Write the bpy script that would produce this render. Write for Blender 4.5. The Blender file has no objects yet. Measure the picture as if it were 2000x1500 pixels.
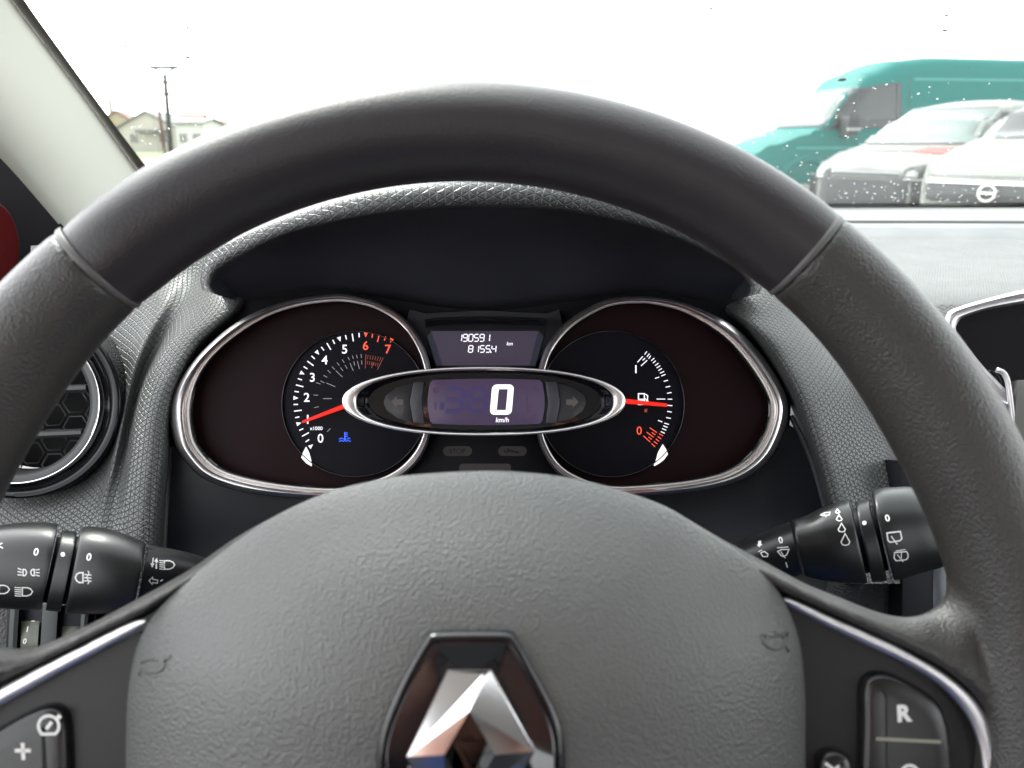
import bpy, bmesh, math, random
from mathutils import Vector as V, Matrix
from mathutils.bvhtree import BVHTree
import mathutils
random.seed(7)
C = bpy.context.scene.collection
sc = bpy.context.scene
PI = math.pi
rad = math.radians

# ------------------------------------------------------------------ camera, sky, sun, exposure
EYE = V((0.0, 0.0, 1.15)); PITCH = rad(17.5); YAW = rad(1.5); FPX = 1500.0
FW = V((math.sin(YAW)*math.cos(PITCH), math.cos(YAW)*math.cos(PITCH), -math.sin(PITCH)))
RT = V((math.cos(YAW), -math.sin(YAW), 0)); UPV = RT.cross(FW)
cam = bpy.data.cameras.new('camera'); cam.lens = 27.0; cam.sensor_width = 36.0
cam.clip_start = 0.01; cam.clip_end = 3000
camo = bpy.data.objects.new('camera', cam); C.objects.link(camo)
camo.location = EYE; camo.rotation_euler = (PI/2-PITCH, 0, -YAW)
cam.dof.use_dof = True; cam.dof.focus_distance = 0.40; cam.dof.aperture_fstop = 14.0
sc.camera = camo
EXPO = 3.0
SUN_EL, SUN_ROT = rad(52), rad(-35)
w = bpy.data.worlds.new('World'); sc.world = w; w.use_nodes = True
nt = w.node_tree; nt.nodes.clear()
sky = nt.nodes.new('ShaderNodeTexSky'); sky.sky_type = 'NISHITA'; sky.sun_disc = False
sky.sun_elevation = SUN_EL; sky.sun_rotation = SUN_ROT; sky.air_density = 1.0; sky.dust_density = 1.5
hs = nt.nodes.new('ShaderNodeHueSaturation'); hs.inputs['Saturation'].default_value = 0.12
bg = nt.nodes.new('ShaderNodeBackground'); bg.inputs['Strength'].default_value = 0.12
ow = nt.nodes.new('ShaderNodeOutputWorld')
nt.links.new(sky.outputs[0], hs.inputs['Color']); nt.links.new(hs.outputs[0], bg.inputs['Color']); nt.links.new(bg.outputs[0], ow.inputs[0])
sl = bpy.data.lights.new('sun', 'SUN'); sl.energy = .6; sl.angle = rad(14); sl.color = (1, .97, .92)
so = bpy.data.objects.new('sun', sl); C.objects.link(so); so.location = (0, 0, 30)
sd = V((math.sin(SUN_ROT)*math.cos(SUN_EL), math.cos(SUN_ROT)*math.cos(SUN_EL), math.sin(SUN_EL)))
so.rotation_euler = sd.to_track_quat('Z', 'Y').to_euler()
vs = sc.view_settings; vs.view_transform = 'Standard'; vs.look = 'None'; vs.gamma = 1; vs.exposure = EXPO; vs.use_curve_mapping = False
cy = sc.cycles; cy.use_denoising = True; cy.max_bounces = 7; cy.diffuse_bounces = 4; cy.glossy_bounces = 4
cy.transmission_bounces = 5; cy.transparent_max_bounces = 12; cy.sample_clamp_indirect = 8; cy.caustics_refractive = False; cy.caustics_reflective = False

# ------------------------------------------------------------------ geometry helpers
def ray(px, py): return FW + RT*((px-1000)/FPX) + UPV*((750-py)/FPX)
def pt(px, py, d): return EYE + ray(px, py)*d

class Frame:
    """A real plane in the car: origin, right axis X, up axis U, normal N towards the driver."""
    def __init__(s, o, tilt, yaw=0.0):
        s.o = o
        m = Matrix.Rotation(yaw, 3, 'Z')
        s.X = m @ V((1, 0, 0)); s.U = m @ V((0, math.sin(tilt), math.cos(tilt))); s.N = m @ V((0, -math.cos(tilt), math.sin(tilt)))
    def px(s, x, y, h=0.0):
        r = ray(x, y); t = ((s.o + s.N*h - EYE).dot(s.N))/r.dot(s.N); return EYE + r*t
    def lo(s, x, y, h=0.0):
        d = s.px(x, y, h) - s.o; return (d.dot(s.X), d.dot(s.U))
    def P(s, x, u, h=0.0): return s.o + s.X*x + s.U*u + s.N*h

def thing(name, label, cat, loc, group=None, kind=None):
    o = bpy.data.objects.new(name, None); o.empty_display_size = .02; C.objects.link(o); o.location = loc
    o['label'] = label; o['category'] = cat
    if group: o['group'] = group
    if kind: o['kind'] = kind
    return o
def tag(o, label=None, cat=None, group=None, kind=None):
    if label: o['label'] = label
    if cat: o['category'] = cat
    if group: o['group'] = group
    if kind: o['kind'] = kind
    return o
ROOT = {}
def wloc(o):
    p = V((0, 0, 0))
    while o is not None:
        p = p + V(o.location); o = o.parent
    return p
def obj(name, verts, faces, m, parent=None, smooth=True, uvs=None, angle=40, loc=None, mats=None, fmat=None):
    """verts in world coordinates; stored relative to the parent thing"""
    base = wloc(parent) if parent else (V(loc) if loc is not None else V((0, 0, 0)))
    me = bpy.data.meshes.new(name)
    me.from_pydata([tuple(V(v)-base) for v in verts], [], faces)
    if uvs:
        ul = me.uv_layers.new(name='UVMap')
        for lp in me.loops: ul.data[lp.index].uv = uvs[lp.vertex_index]
    bm = bmesh.new(); bm.from_mesh(me); bmesh.ops.recalc_face_normals(bm, faces=bm.faces); bm.to_mesh(me); bm.free()
    if mats:
        for q in mats: me.materials.append(q)
        for p, k in zip(me.polygons, fmat): p.material_index = k
    else: me.materials.append(m)
    if smooth:
        me.shade_smooth()
        if angle < 180: me.set_sharp_from_angle(angle=rad(angle))
    o = bpy.data.objects.new(name, me); C.objects.link(o)
    if parent: o.parent = parent
    elif loc is not None: o.location = loc
    return o

def catmull(pts, n, closed=False):
    """resample a control polyline (tuples of any size) to n points, evenly by length, through a Catmull-Rom curve"""
    k = len(pts); dim = len(pts[0]); fine = []
    segs = k if closed else k-1
    for i in range(segs):
        if closed: p = [pts[(i+j) % k] for j in (-1, 0, 1, 2)]
        else: p = [pts[max(0, i-1)], pts[i], pts[i+1], pts[min(k-1, i+2)]]
        for s in range(12):
            t = s/12; t2 = t*t; t3 = t2*t
            fine.append([.5*((2*p[1][d])+(-p[0][d]+p[2][d])*t+(2*p[0][d]-5*p[1][d]+4*p[2][d]-p[3][d])*t2+(-p[0][d]+3*p[1][d]-3*p[2][d]+p[3][d])*t3) for d in range(dim)])
    fine.append(list(pts[0] if closed else pts[-1]))
    L = [0]
    for a, b in zip(fine, fine[1:]): L.append(L[-1]+math.sqrt(sum((a[d]-b[d])**2 for d in range(dim))))
    out = []; j = 0; m = n if closed else n-1
    for i in range(n):
        t = L[-1]*i/m
        while j < len(L)-2 and L[j+1] < t: j += 1
        f = (t-L[j])/max(1e-12, L[j+1]-L[j])
        out.append(tuple(fine[j][d]*(1-f)+fine[j+1][d]*f for d in range(dim)))
    return out
def catp(pts, n):
    k = len(pts); dim = len(pts[0]); out = []
    for i in range(n):
        x = (k-1)*i/(n-1); j = min(int(x), k-2); t = x-j; p = [pts[max(0, j-1)], pts[j], pts[j+1], pts[min(k-1, j+2)]]; t2 = t*t; t3 = t2*t
        out.append(tuple(.5*((2*p[1][d])+(-p[0][d]+p[2][d])*t+(2*p[0][d]-5*p[1][d]+4*p[2][d]-p[3][d])*t2+(-p[0][d]+3*p[1][d]-3*p[2][d]+p[3][d])*t3) for d in range(dim)))
    return out
def polyl(pts, n, closed=False):
    P = list(pts)+([pts[0]] if closed else []); L = [0]
    for a, b in zip(P, P[1:]): L.append(L[-1]+math.dist(a, b))
    out = []; j = 0; m = n if closed else n-1
    for i in range(n):
        t = L[-1]*i/m
        while j < len(L)-2 and L[j+1] < t: j += 1
        f = (t-L[j])/max(1e-12, L[j+1]-L[j]); out.append(tuple(P[j][d]*(1-f)+P[j+1][d]*f for d in range(len(P[0]))))
    return out

def grid(rows, close_row=False, close_col=False, cap0=False, cap1=False):
    """rows: list of equal-length lists of points. returns verts, faces, uvs (metres along the surface)"""
    nr, n = len(rows), len(rows[0]); verts = [V(p) for r in rows for p in r]; faces = []
    for i in range(nr if close_col else nr-1):
        for j in range(n if close_row else n-1):
            a = i*n+j; b = i*n+(j+1) % n; i2 = (i+1) % nr
            faces.append((a, b, i2*n+(j+1) % n, i2*n+j))
    if cap0: faces.append(tuple(range(n))[::-1])
    if cap1: faces.append(tuple(range((nr-1)*n, nr*n)))
    mid = nr//2; us = [0.0]
    for j in range(1, n): us.append(us[-1]+(V(rows[mid][j])-V(rows[mid][j-1])).length)
    mj = n//2; vv = [0.0]
    for i in range(1, nr): vv.append(vv[-1]+(V(rows[i][mj])-V(rows[i-1][mj])).length)
    return verts, faces, [(us[j], vv[i]) for i in range(nr) for j in range(n)]
def merge(*ms):
    vs_, fs = [], []
    for m in ms:
        k = len(vs_); vs_ += list(m[0]); fs += [tuple(i+k for i in f) for f in m[1]]
    return vs_, fs
def box(c, s, M=None):
    cx, cy_, cz = c; a, b, d = s[0]/2, s[1]/2, s[2]/2
    vv = [V((cx+i*a, cy_+j*b, cz+k*d)) for i in (-1, 1) for j in (-1, 1) for k in (-1, 1)]
    if M is not None: vv = [M @ v for v in vv]
    return vv, [(0, 1, 3, 2), (4, 6, 7, 5), (0, 4, 5, 1), (2, 3, 7, 6), (0, 2, 6, 4), (1, 5, 7, 3)]
def tube(path, r, n=10, closed=False, caps=True, rr=None):
    rows = []; k = len(path); path = [V(p) for p in path]
    for i, p in enumerate(path):
        a = path[i-1] if (closed or i > 0) else p; b = path[(i+1) % k] if (closed or i < k-1) else p
        t = (b-a).normalized(); s = t.cross(V((0, 0, 1)))
        if s.length < .05: s = t.cross(V((1, 0, 0)))
        s.normalize(); q = t.cross(s); R = rr[i] if rr else r
        rows.append([p+s*(R*math.cos(2*PI*j/n))+q*(R*math.sin(2*PI*j/n)) for j in range(n)])
    return grid(rows, close_row=True, close_col=closed, cap0=caps and not closed, cap1=caps and not closed)[:2]
def plate(fr, pts, h0, h1, bev=0.0, n=None, smooth_curve=False):
    """solid plate of traced outline (pixels met with the plane) from height h0 (back) to h1 (front), bevelled"""
    q = catmull(pts, n or len(pts)*4, True) if smooth_curve else (polyl(pts, n, True) if n else pts)
    L = [fr.lo(x, y, h1) for x, y in q]; return plate_l(fr, L, h0, h1, bev)
def inset(L, d):
    k = len(L); A = sum(L[i][0]*L[(i+1) % k][1]-L[(i+1) % k][0]*L[i][1] for i in range(k)); sg = 1 if A > 0 else -1
    out = []
    for i in range(k):
        a, b, c = L[i-1], L[i], L[(i+1) % k]
        e1 = V((b[0]-a[0], b[1]-a[1])); e2 = V((c[0]-b[0], c[1]-b[1]))
        if e1.length < 1e-9: e1 = e2
        if e2.length < 1e-9: e2 = e1
        e1.normalize(); e2.normalize(); n1 = V((-e1.y, e1.x)); n2 = V((-e2.y, e2.x)); m = n1+n2
        if m.length < .2: m = n1*1.0
        m.normalize(); f = min(2.0, 1/max(.3, m.dot(n1)))
        out.append((b[0]+m.x*d*f*sg, b[1]+m.y*d*f*sg))
    return out
def plate_l(fr, L, h0, h1, bev=0.0):
    rows = [[fr.P(x, u, h0) for x, u in L]]
    if bev > 0:
        rows.append([fr.P(x, u, h1-bev) for x, u in L])
        rows.append([fr.P(x, u, h1-bev*.3) for x, u in inset(L, bev*.3)])
        rows.append([fr.P(x, u, h1) for x, u in inset(L, bev)])
    else: rows.append([fr.P(x, u, h1) for x, u in L])
    return grid(rows, close_row=True, cap0=True, cap1=True)[:2]

# ---- flat print (symbols, digits) as thin meshes
def stroke(pts, wd, closed=False):
    k = len(pts); vs_, fs = [], []
    for i in range(k):
        a = pts[i-1] if (closed or i > 0) else pts[i]; c = pts[(i+1) % k] if (closed or i < k-1) else pts[i]; b = pts[i]
        d1 = V((b[0]-a[0], b[1]-a[1])); d2 = V((c[0]-b[0], c[1]-b[1]))
        if d1.length < 1e-9: d1 = d2
        if d2.length < 1e-9: d2 = d1
        d1.normalize(); d2.normalize(); n1 = V((-d1.y, d1.x)); n2 = V((-d2.y, d2.x)); m = n1+n2
        if m.length < .3: m = n1
        m.normalize(); f = wd/2*min(1.8, 1/max(.4, m.dot(n1)))
        vs_ += [(b[0]+m.x*f, b[1]+m.y*f), (b[0]-m.x*f, b[1]-m.y*f)]
    for i in range(k if closed else k-1):
        j = (i+1) % k; fs.append((2*i, 2*i+1, 2*j+1, 2*j))
    return vs_, fs
def circ(cx, cy_, r, n=24, a0=0, a1=360, ry=None):
    full = abs(a1-a0) >= 360; m = n if full else n+1
    return [(cx+r*math.sin(rad(a0+(a1-a0)*i/n)), cy_-(ry or r)*math.cos(rad(a0+(a1-a0)*i/n))) for i in range(m)]
def poly(pts): return [tuple(p) for p in pts], [tuple(range(len(pts)))]
_tc = {}
def text2d(s, cx, cy_, h, bold=0.0, shear=0.0, rot=0.0, sx=1.0):
    """text as a 2D mesh: centre, height h of its box, in the same units as the centre (y down)"""
    key = (s, bold, shear)
    if key not in _tc:
        cu = bpy.data.curves.new('t', 'FONT'); cu.body = s; cu.size = 1; cu.offset = bold; cu.shear = shear; cu.resolution_u = 4
        o = bpy.data.objects.new('t', cu); C.objects.link(o); dg = bpy.context.evaluated_depsgraph_get(); dg.update()
        me = bpy.data.meshes.new_from_object(o.evaluated_get(dg)); vv = [(v.co.x, v.co.y) for v in me.vertices]; ff = [tuple(p.vertices) for p in me.polygons]
        bpy.data.objects.remove(o); bpy.data.curves.remove(cu); bpy.data.meshes.remove(me); _tc[key] = (vv, ff)
    vv, ff = _tc[key]; x0 = min(v[0] for v in vv); x1 = max(v[0] for v in vv); y0 = min(v[1] for v in vv); y1 = max(v[1] for v in vv)
    k = h/(y1-y0); c, sn = math.cos(rot), math.sin(rot); out = []
    for x, y in vv:
        a = (x-(x0+x1)/2)*k*sx; b = -(y-(y0+y1)/2)*k; out.append((cx+a*c-b*sn, cy_+a*sn+b*c))
    return out, ff
def decal(name, shapes, target, m, parent, off=.00015, h=None, th=0):
    """print laid on a plane (Frame, height h) or on a curved surface (BVH)"""
    vs_, fs = merge(*shapes); out = []; last = None
    for x, y in vs_:
        if isinstance(target, Frame): out.append(target.px(x, y, h+off))
        else:
            hit = target.ray_cast(EYE, ray(x, y).normalized())
            if hit[0] is None: p = last if last is not None else pt(x, y, .3)
            else:
                nrm = hit[1] if hit[1].dot(ray(x, y)) < 0 else -hit[1]; p = hit[0]+nrm*off
            last = p; out.append(p)
    return obj(name, out, fs, m, parent, smooth=False)
def bvh(*os):
    vs_, fs = [], []
    for o in os:
        k = len(vs_); b = wloc(o); vs_ += [V(v.co)+b for v in o.data.vertices]; fs += [tuple(i+k for i in p.vertices) for p in o.data.polygons]
    return BVHTree.FromPolygons(vs_, fs)

# ------------------------------------------------------------------ materials
def srgb(r, g, b):
    f = lambda c: (c/12.92 if c <= .04045 else ((c+.055)/1.055)**2.4)
    return (f(r/255), f(g/255), f(b/255))
def mat(name, col, rough=.5, metal=0.0, spec=.5, bump=None, var=0.0, em=None, ems=0.0, coat=0.0, sheen=0.0, vscale=30):
    m = bpy.data.materials.new(name); m.use_nodes = True; t = m.node_tree; b = t.nodes['Principled BSDF']
    b.inputs['Base Color'].default_value = (*col, 1); b.inputs['Roughness'].default_value = rough; b.inputs['Metallic'].default_value = metal
    b.inputs['Specular IOR Level'].default_value = spec; b.inputs['Coat Weight'].default_value = coat; b.inputs['Sheen Weight'].default_value = sheen
    if em: b.inputs['Emission Color'].default_value = (*em, 1); b.inputs['Emission Strength'].default_value = ems
    tc = t.nodes.new('ShaderNodeTexCoord')
    if var > 0:
        n = t.nodes.new('ShaderNodeTexNoise'); n.inputs['Scale'].default_value = vscale; n.inputs['Detail'].default_value = 6
        t.links.new(tc.outputs['Object'], n.inputs['Vector'])
        mr = t.nodes.new('ShaderNodeMapRange'); mr.inputs[3].default_value = 1-var; mr.inputs[4].default_value = 1+var; t.links.new(n.outputs[0], mr.inputs[0])
        mx = t.nodes.new('ShaderNodeVectorMath'); mx.operation = 'SCALE'; mx.inputs[0].default_value = col; t.links.new(mr.outputs[0], mx.inputs['Scale']); t.links.new(mx.outputs[0], b.inputs['Base Color'])
        mr2 = t.nodes.new('ShaderNodeMapRange'); mr2.inputs[3].default_value = max(0, rough-.08); mr2.inputs[4].default_value = min(1, rough+.08); t.links.new(n.outputs[0], mr2.inputs[0]); t.links.new(mr2.outputs[0], b.inputs['Roughness'])
    if bump:
        kind, scale, dist = bump[:3]; hgt = None
        if kind == 'leather':
            nz = t.nodes.new('ShaderNodeTexNoise'); nz.inputs['Scale'].default_value = scale*.6; nz.inputs['Detail'].default_value = 3; t.links.new(tc.outputs['Object'], nz.inputs['Vector'])
            ad = t.nodes.new('ShaderNodeVectorMath'); ad.operation = 'MULTIPLY_ADD'; ad.inputs[1].default_value = (.28/scale,)*3
            t.links.new(nz.outputs['Color'], ad.inputs[0]); t.links.new(tc.outputs['Object'], ad.inputs[2])
            vo = t.nodes.new('ShaderNodeTexVoronoi'); vo.feature = 'SMOOTH_F1'; vo.inputs['Scale'].default_value = scale; t.links.new(ad.outputs[0], vo.inputs['Vector'])
            n2 = t.nodes.new('ShaderNodeTexNoise'); n2.inputs['Scale'].default_value = scale*2.5; n2.inputs['Detail'].default_value = 4; t.links.new(tc.outputs['Object'], n2.inputs['Vector'])
            ma = t.nodes.new('ShaderNodeMath'); ma.operation = 'MULTIPLY_ADD'; ma.inputs[1].default_value = .4; t.links.new(n2.outputs[0], ma.inputs[0]); t.links.new(vo.outputs['Distance'], ma.inputs[2]); hgt = ma.outputs[0]
        elif kind == 'noise':
            nz = t.nodes.new('ShaderNodeTexNoise'); nz.inputs['Scale'].default_value = scale; nz.inputs['Detail'].default_value = 5; t.links.new(tc.outputs['Object'], nz.inputs['Vector']); hgt = nz.outputs[0]
        elif kind == 'iso':
            sp = t.nodes.new('ShaderNodeSeparateXYZ')
            nz = t.nodes.new('ShaderNodeTexNoise'); nz.inputs['Scale'].default_value = 1.2/scale; t.links.new(tc.outputs['UV'], nz.inputs['Vector'])
            ad = t.nodes.new('ShaderNodeVectorMath'); ad.operation = 'MULTIPLY_ADD'; ad.inputs[1].default_value = (scale*.22, scale*.22, 0)
            t.links.new(nz.outputs['Color'], ad.inputs[0]); t.links.new(tc.outputs['UV'], ad.inputs[2]); t.links.new(ad.outputs[0], sp.inputs[0]); prev = None
            for a in (0, 60, 120):
                c1 = t.nodes.new('ShaderNodeMath'); c1.operation = 'MULTIPLY'; c1.inputs[1].default_value = math.cos(rad(a))/scale; t.links.new(sp.outputs[0], c1.inputs[0])
                c2 = t.nodes.new('ShaderNodeMath'); c2.operation = 'MULTIPLY_ADD'; c2.inputs[1].default_value = math.sin(rad(a))/scale; t.links.new(sp.outputs[1], c2.inputs[0]); t.links.new(c1.outputs[0], c2.inputs[2])
                pg = t.nodes.new('ShaderNodeMath'); pg.operation = 'PINGPONG'; pg.inputs[1].default_value = .5; t.links.new(c2.outputs[0], pg.inputs[0])
                if prev is None: prev = pg.outputs[0]
                else:
                    mi = t.nodes.new('ShaderNodeMath'); mi.operation = 'MINIMUM'; t.links.new(prev, mi.inputs[0]); t.links.new(pg.outputs[0], mi.inputs[1]); prev = mi.outputs[0]
            mr = t.nodes.new('ShaderNodeMapRange'); mr.interpolation_type = 'SMOOTHSTEP'; mr.inputs[1].default_value = 0.0; mr.inputs[2].default_value = .13; mr.inputs[3].default_value = 0; mr.inputs[4].default_value = 1
            t.links.new(prev, mr.inputs[0]); hgt = mr.outputs[0]
            if len(bump) > 3:   # the groove lines are darker than the base colour
                base = b.inputs['Base Color'].links[0].from_socket if b.inputs['Base Color'].is_linked else None
                mr3 = t.nodes.new('ShaderNodeMapRange'); mr3.inputs[3].default_value = bump[3]; mr3.inputs[4].default_value = 1; t.links.new(hgt, mr3.inputs[0])
                mx3 = t.nodes.new('ShaderNodeVectorMath'); mx3.operation = 'SCALE'; mx3.inputs[0].default_value = col
                if base: t.links.new(base, mx3.inputs[0])
                t.links.new(mr3.outputs[0], mx3.inputs['Scale']); t.links.new(mx3.outputs[0], b.inputs['Base Color'])
        bp = t.nodes.new('ShaderNodeBump'); bp.inputs['Distance'].default_value = dist; bp.inputs['Strength'].default_value = 1
        t.links.new(hgt, bp.inputs['Height']); t.links.new(bp.outputs[0], b.inputs['Normal'])
    return m
K = 2.0**-EXPO
def glow(name, col, s=1.0):
    m = mat(name, (.0, .0, .0), .4, em=col, ems=s*K); return m
def glassmat(name, rough=0.0, ior=1.33, col=(1, 1, 1)):
    m = bpy.data.materials.new(name); m.use_nodes = True; b = m.node_tree.nodes['Principled BSDF']
    b.inputs['Transmission Weight'].default_value = 1; b.inputs['Roughness'].default_value = rough; b.inputs['IOR'].default_value = ior; b.inputs['Base Color'].default_value = (*col, 1)
    return m
M_rim = mat('rim_polyurethane', (.022, .019, .021), .40, bump=('leather', 1800, .00010), var=.12, spec=.5)
M_grip = mat('grip_polyurethane', (.033, .031, .029), .35, bump=('leather', 1350, .00022), var=.12, spec=.5)
M_pad = mat('airbag_pad_vinyl', (.092, .093, .091), .32, bump=('leather', 1300, .00026), var=.07, spec=.5)  # pad and grips paler than the rim: light from above is in the tones
M_silver = mat('satin_silver', (.72, .70, .71), .42, metal=1.0, var=.03)
M_chrome = mat('chrome', (.72, .72, .73), .11, metal=1.0)
M_chromes = mat('satin_chrome', (.95, .92, .91), .30, metal=1.0)
M_piano = mat('piano_black', (.006, .006, .008), .06, spec=.5, coat=.3)
M_panel = mat('spoke_panel_plastic', (.010, .0095, .010), .4, spec=.35, bump=('noise', 3000, .00004))
M_button = mat('button_plastic', (.012, .0115, .0115), .25, bump=('noise', 3000, .00003))
M_dash = mat('dash_isogrid_vinyl', (.10, .104, .102), .36, bump=('iso', .0027, .00045, .3), var=.06, spec=.5)
M_dashtop = mat('dash_top_vinyl', (.080, .083, .080), .44, bump=('iso', .0034, .0005, .5), var=.05)
M_lip = mat('hood_lip_vinyl', (.055, .057, .058), .33, bump=('iso', .0036, .0003, .6), var=.05)
M_hood = mat('hood_inner_plastic', (.024, .025, .034), .6, bump=('noise', 1400, .00006), var=.1)
M_black = mat('matte_black_plastic', (.008, .008, .012), .5, spec=.25, bump=('noise', 1600, .00006))
M_shroud = mat('shroud_plastic', (.016, .017, .021), .5, spec=.35, bump=('noise', 1500, .00008), var=.1)
M_edge = mat('shroud_edge_plastic', (.07, .072, .075), .45)
M_seam = mat('seam_lip', (.085, .083, .082), .45)  # paler than the grips: the edge highlight is put into this grey
M_face = mat('gauge_face', (.010, .0022, .0034), .5, spec=.12, bump=('noise', 900, .00002))  # reddish tint stands in for the soft red glow around the dials
M_dial = mat('dial_disc', (.005, .005, .009), .4, spec=.12)
M_white = glow('lit_white_print', (.93, .93, 1.0), 1.35)
M_red = glow('lit_red_print', (1.0, .10, .05), 1.25)
M_needle = glow('lit_red_needle', (1.0, .02, .01), 1.35)
M_dim = glow('dim_white_print', (.55, .52, .58), .55)
M_dimred = glow('dim_red_print', (.65, .12, .08), .45)
M_blue = glow('lit_blue_lamp', (.03, .12, 1.0), 1.6)
M_lcd = glow('lcd_violet', srgb(84, 68, 98), .72)
M_lcd2 = glow('lcd_violet_dark', srgb(74, 64, 84), .7)
M_ghost = glow('lcd_ghost_segment', srgb(66, 56, 104), .8)
M_ghost2 = glow('lcd_ghost_segment_reddish', srgb(84, 54, 80), .8)
M_print = mat('white_symbol_print', (.75, .75, .73), .6)
M_pill = mat('unlit_lamp_window', (.075, .064, .062), .5)
M_pilld = mat('unlit_lamp_symbol', (.014, .013, .016), .5)
M_stalk = mat('stalk_plastic', (.009, .0095, .010), .33, spec=.45, bump=('noise', 2600, .00004), var=.08)
M_wheelnum = mat('thumbwheel_plastic', (.09, .10, .07), .35, var=.1)
M_rib = mat('rib_plastic', (.045, .05, .05), .45)
M_grain = mat('lower_dash_grain', (.03, .03, .031), .5, bump=('leather', 900, .0005))
# ================================================================== STEERING WHEEL
D = .215
HUB = pt(925, 1470, D)
W = Frame(HUB, rad(25))
WC = (-.0025*1.07, .0213)      # rim centre in the wheel plane
sw = thing('steering_wheel', 'dark grey leather-grained car steering wheel with diamond badge in front of the gauges', 'steering wheel', HUB)
def rim_pt(th, rho, h):   # th from the top, clockwise
    return W.P(WC[0]+rho*math.sin(th), WC[1]+rho*math.cos(th), h)
def rim_rows(a0, a1, n, rc, a, b, nn=40, fn=None):
    rows = []
    for i in range(n+1):
        th = rad(a0+(a1-a0)*i/n); row = []
        aa, bb, cc = (a, b, rc) if fn is None else fn(math.degrees(th))
        for j in range(nn):
            q = 2*PI*j/nn; c, s = math.cos(q), math.sin(q)
            row.append(rim_pt(th, cc+aa*math.copysign(abs(c)**1.0, c), bb*math.copysign(abs(s)**1.0, s)))
        rows.append(row)
    return rows
SEAM = 40.6; SEAML = 42.4
def rimshape(t):   # degrees from the top: radial half width, depth half width, centre radius
    t = abs((t+180) % 360-180)
    k = max(0, 1-abs(t-64)/22.0); k = k*k*(3-2*k)
    return (.0152+.0012*k, .0155+.0012*k, .1609-.0008*k)
def topshape(t):
    a, b, c = rimshape(0); e = max(0, (abs(t)-(SEAM-3.0))/3.0)
    g_ = 1-max(0, (abs(t)-24)/16.0)**2; return (a-.0004*g_-.0003*e*e, b+.0003*g_-.0003*e*e, c+.0009*g_)
v, f, u = grid(rim_rows(-SEAML+.25, SEAM-.25, 90, 0, 0, 0, 44, topshape), close_row=True, cap0=True, cap1=True)
obj('rim_cover', v, f, M_rim, sw, angle=60)

# foam body: both grips, the bottom of the rim and the two spokes, grown together
def strip_solid(up, lo_, n, hf, hb, bulge):
    U_ = catmull(up, n); L_ = catmull(lo_, n); rows = []
    for (a, b) in zip(U_, L_):
        row = []
        for k in range(11):
            t = k/10; x = a[0]*(1-t)+b[0]*t; y = a[1]*(1-t)+b[1]*t
            row.append(W.px(x, y, hf+bulge*math.sin(PI*(.02+.90*t))**.8))
        row.append(W.px(b[0], b[1], hb)); row.append(W.px(a[0], a[1]+6, hb)); rows.append(row)
    return grid(rows, close_row=True, cap0=True, cap1=True)[:2]
body = grid(rim_rows(SEAM+.25, 360-SEAML-.25, 220, 0, 0, 0, 40, rimshape), close_row=True, cap0=True, cap1=True)[:2]
upL = [(-190, 1110), (-150, 1190), (-70, 1245), (0, 1262), (60, 1266), (130, 1240), (200, 1206), (300, 1152), (380, 1106), (450, 1056), (540, 1006), (640, 968)]
loL = [(-250, 1530), (-160, 1450), (-60, 1380), (0, 1345), (60, 1314), (120, 1284), (200, 1244), (284, 1206), (330, 1175), (400, 1130), (500, 1075), (660, 1010)]
upR = [(1250, 972), (1320, 1000), (1400, 1046), (1440, 1068), (1500, 1100), (1570, 1138), (1640, 1166), (1700, 1190), (1755, 1204), (1800, 1200), (1835, 1178), (1856, 1140), (1862, 1090)]
loR = [(1240, 1010), (1330, 1050), (1420, 1100), (1480, 1140), (1530, 1168), (1600, 1198), (1680, 1234), (1760, 1272), (1840, 1312), (1900, 1358), (1945, 1420), (1968, 1500), (1985, 1600)]
sL = strip_solid(upL, loL, 60, -.006, -.022, .014); sR = strip_solid(upR, loR, 60, -.006, -.022, .014)
# the hub box under the pad and the lower spoke, hidden in the photo but there
hubp = plate_l(W, [(.0+.085*math.cos(2*PI*i/40), -.005+.062*math.sin(2*PI*i/40)) for i in range(40)], -.06, -.012)
low = box((0, 0, 0), (.05, .13, .014), Matrix.Translation(W.P(0, -.09, -.012)) @ Matrix((W.X, W.U, W.N)).transposed().to_4x4())
bv, bf = merge(body, sL, sR, hubp, low)
tmp = obj('tmp', bv, bf, M_grip, None, loc=HUB)
md = tmp.modifiers.new('r', 'REMESH'); md.mode = 'VOXEL'; md.voxel_size = .0014
md2 = tmp.modifiers.new('s', 'SMOOTH'); md2.factor = .5; md2.iterations = 14
dg = bpy.context.evaluated_depsgraph_get(); me = bpy.data.meshes.new_from_object(tmp.evaluated_get(dg)); me.name = 'grip_body'
bpy.data.objects.remove(tmp); me.materials.clear(); me.materials.append(M_grip); me.shade_smooth()
gb = bpy.data.objects.new('grip_body', me); C.objects.link(gb); gb.parent = sw
# seam lips where the upper cover meets the grips
for s in (-1, 1):
    rows = []
    for dth, k in ((-.26, .985), (-.13, .999), (.28, 1.004), (.45, .990)):
        th = rad(s*((SEAM if s > 0 else SEAML)+dth*1.0)); row = []
        for j in range(44):
            q = 2*PI*j/44; c, sn = math.cos(q), math.sin(q); a, b, cc = rimshape(SEAM)
            row.append(rim_pt(th, cc+a*k*math.copysign(abs(c)**1.0, c), b*k*math.copysign(abs(sn)**1.0, sn)))
        rows.append(row)
    v, f, u = grid(rows, close_row=True); obj('seam_lip', v, f, M_seam, sw, angle=180)

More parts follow.
